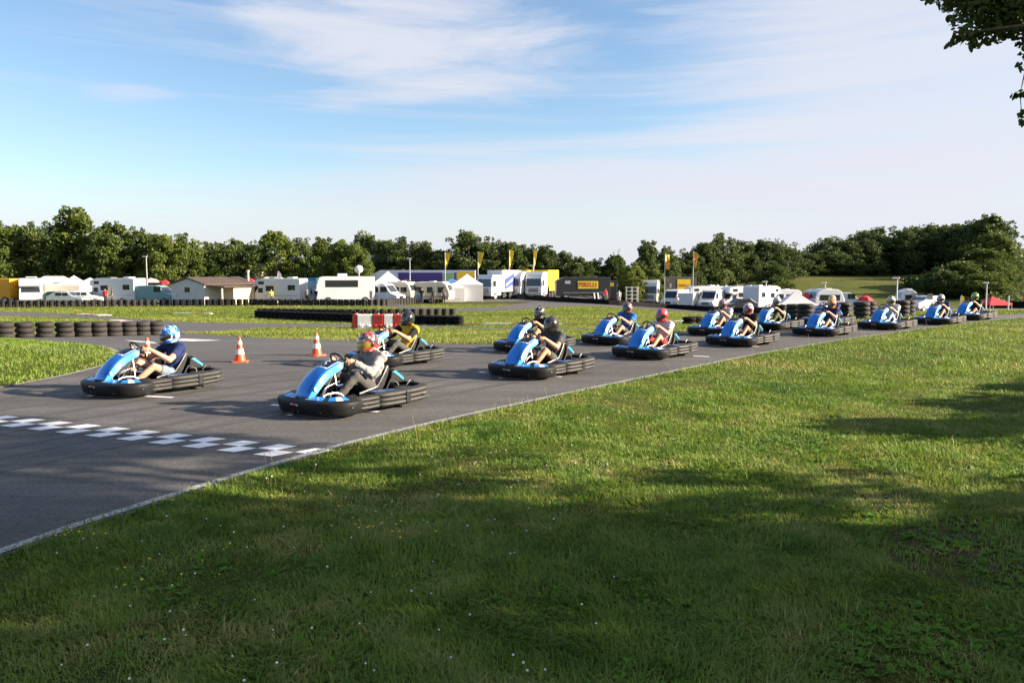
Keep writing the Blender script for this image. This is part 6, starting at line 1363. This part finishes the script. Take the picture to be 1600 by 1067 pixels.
TREES = [
 (-8, 343, 124, 75, 'tree at the very left edge above the orange lorry', N_), (34, 352, 130, 62, 'rounded tree behind the first white motorhome', D_), (66, 350, 132, 55, 'dark tree behind the large white marquee', D_), (118, 326, 126, 92, 'tallest tree of the left wood, above the small pointed tent', N_), (165, 352, 133, 55, 'dark tree just right of the tallest left tree', D_), (186, 348, 125, 66, 'full tree above the big white motorhome', N_), (222, 357, 128, 56, 'tree above the lamp post by the teal van', N_), (258, 366, 124, 52, 'bright tree left of the cottage roof', L_), (293, 368, 126, 54, 'bright open tree above the cottage', L_), (330, 379, 140, 46, 'lower tree behind the cottage roof', D_), (352, 384, 128, 44, 'small tree right behind the cottage', N_), (374, 374, 142, 50, 'tree behind the pink house', D_), (398, 378, 136, 46, 'dark tree above the red tent', D_), (430, 361, 130, 64, 'tall bright tree above the motorhome right of the cottage', L_), (472, 374, 138, 54, 'tree above the blue panel', D_), (505, 372, 134, 50, 'tree above the left half of the coach', N_), (532, 376, 128, 52, 'bright tree above the satellite dish', L_), (556, 380, 126, 46, 'bright tree left of the pale house', L_), (572, 362, 158, 46, 'dark tree rising behind the pale house', D_), (604, 375, 150, 56, 'dark tree right of the pale house', D_), (634, 373, 146, 56, 'dark tree behind the lamp post in the middle', D_), (664, 378, 150, 50, 'dark tree left of the first yellow flag', D_), (690, 392, 150, 40, 'low dark tree behind the first yellow flag', D_),
 (732, 361, 146, 76, 'high crowned tree behind the second yellow flag', D_), (768, 374, 150, 52, 'dark tree left of the third yellow flag', D_), (796, 378, 146, 48, 'tree behind the third yellow flag', N_), (824, 384, 150, 48, 'tree above the two white lorries', D_), (852, 384, 148, 44, 'tree left of the black trailer', N_), (880, 393, 150, 40, 'tree above the left end of the black trailer', D_), (905, 401, 146, 40, 'low tree above the lettered black trailer', N_), (932, 404, 152, 40, 'low tree above the right end of the black trailer', D_), (960, 398, 150, 40, 'tree below the bare dead tree', N_), (988, 411, 128, 40, 'bright low tree above the slanting shed', L_), (1010, 377, 152, 46, 'pointed tree left of the orange banner', D_), (1018, 416, 130, 36, 'bright bush-like tree beside the lone white lorry', L_), (1040, 385, 156, 38, 'tree behind the orange banner flag', D_), (1072, 390, 162, 46, 'dark tree behind the right orange flag', D_), (1100, 379, 166, 52, 'dark tree above the brown grey tent', D_), (1128, 367, 170, 54, 'tallest dark tree above the white tent peaks', D_), (1158, 378, 172, 50, 'dark tree above the pinkish tent', D_), (1198, 376, 176, 56, 'dark tree far behind the lone round tree', D_), (1232, 388, 178, 46, 'dark tree right of the lone round tree', D_), (1206, 411, 136, 58, 'lone round olive tree standing in the meadow', N_),
 (1266, 396, 200, 46, 'dark tree at the left foot of the wooded hill', D_), (1296, 388, 202, 52, 'dark tree of the hill above the white caravan', D_), (1324, 377, 204, 54, 'dark tree of the hill left of the rounded crest', D_), (1352, 374, 206, 48, 'dark tree of the hill below the small crest tree', D_), (1370, 356, 214, 46, 'crest tree with a rounded top, left one of the pair', D_), (1402, 356, 208, 60, 'broad domed tree on the crest of the hill', D_), (1436, 361, 218, 42, 'thin crowned tree on the crest right of the dome', N_), (1468, 357, 208, 58, 'tree on the crest left of the high wood corner', D_), (1500, 351, 204, 56, 'high tree on the crest left of the tallest hill tree', D_), (1528, 343, 196, 58, 'dark flank of the highest hill trees', D_), (1546, 336, 186, 62, 'highest tree of the hill, sunlit on its right', N_), (1556, 360, 176, 46, 'sunlit tree at the right corner of the wood', L_), (1534, 388, 158, 72, 'sunlit tree in front of the high hill wood', N_), (1558, 408, 150, 44, 'low sunlit tree at the edge of the vineyard', L_), (1504, 408, 146, 66, 'bright rounded tree above the white and red helmet', L_), (1476, 422, 142, 50, 'low bright tree left of the rounded one', N_), (1540, 424, 138, 54, 'low bright tree behind the red gazebo', L_),
 (-70, 350, 128, 80, 'tree beyond the left edge of the picture', N_)]
for k, (u, top, d, w, l, m) in enumerate(TREES): tree(u, top, d, w, l, m, k % 6)
# bare dead tree
p = AT(964, 150); t = empty('dead_tree', p, 0, 'bare dead tree sticking out above the black trailer', 'tree'); mb = MB(); rs = random.Random(4)
mb.tube([(0, 0, -.3), (.05, 0, 4.5), (0, 0, 6.2)], [.2, .15, .10], 7)
for k in range(5):
    a = k*1.26+rs.uniform(-.4, .4); l = rs.uniform(.4, 1.1); z = rs.uniform(5.2, 6.2); e = Vector((l*math.cos(a), l*.6*math.sin(a), rs.uniform(7.9, 9.2))); m_ = Vector((e.x*.7, e.y*.7, z+.9)); mb.tube([(0, 0, z), m_, e], [.08, .055, .015], 5)
    for q in range(4): f = rs.uniform(.1, .9); c = m_.lerp(e, f); mb.tube([c, c+Vector((rs.uniform(-.35, .35), rs.uniform(-.3, .3), rs.uniform(.3, .8)))], [.03, .008], 4)
mb.build('trunk', M_BARK, t, True)
# undergrowth and the woods behind, one mass
def wood(name, label, pts, hgt, n, m, depth, leaf):
    rs = np.random.default_rng(len(name)+n); P = [AT(u, d) for u, d in pts]; C, T = [], []
    for _ in range(n):
        i = rs.integers(0, len(P)-1); f = rs.uniform(0, 1); q = P[i].lerp(P[i+1], f); x = q.x+rs.normal(0, 1); y = q.y+rs.uniform(0, depth); h = (hgt[i]+(hgt[i+1]-hgt[i])*f)*(.75+.3*math.sin(x*.35)*math.sin(x*.13+1)); z = tzf(x, y)
        k = 30; d = rs.normal(size=(k, 3)); d /= np.linalg.norm(d, axis=1)[:, None]; r = rs.uniform(.6, 1.5); C.append(np.array([x, y, z+rs.uniform(.02, 1)*h])+d*(r*rs.uniform(.3, 1, k)**.5)[:, None]); T.append(np.full(k, rs.uniform(.15, .75))+rs.normal(0, .08, k))
    C = np.concatenate(C); T = np.concatenate(T); o = link(name, leaves_mesh(name, C, np.full(len(C), leaf), T, 0, rs), m); return tag(o, label, 'woodland', kind='stuff')
wood('undergrowth', 'dark undergrowth and hedge between the trunks behind the paddock', [(-160, 138), (0, 136), (300, 134), (560, 150), (760, 156), (930, 160), (1060, 168), (1250, 190)], [9.5, 9, 8.5, 8, 8, 6.5, 7.5, 9], 3600, M_LEAF_D, 9, .34)
wood('hill_wood', 'dense dark wood covering the hill on the right', [(1230, 205), (1300, 212), (1400, 222), (1500, 210), (1545, 195)], [8, 10, 13, 14, 11], 3000, M_LEAF_D, 14, .36)
wood('hill_hedge', 'bright hedge at the foot of the hill wood', [(1450, 150), (1510, 148), (1550, 156)], [4, 5, 4], 500, M_LEAF, 8, .26)
# vineyard rows on the slope at the right
rs = np.random.default_rng(77); C, T = [], []
for r_ in range(14):
    x0 = 69+r_*3.0
    for k in range(200):
        f = k/200; x = x0+50*f+rs.normal(0, .15); y = 116+95*f; z = tzf(x, y); m = 8; C.append(np.array([x, y, z+.7])+rs.normal(size=(m, 3))*np.array([.35, .4, .4])); T.append(rs.uniform(.2, .7, m))
C = np.concatenate(C); T = np.concatenate(T); o = link('vineyard', leaves_mesh('vineyard', C, np.full(len(C), .2), T, 0, rs), M_LEAF); tag(o, 'dark rows of vines running up the slope at the right edge', 'vineyard', kind='stuff')
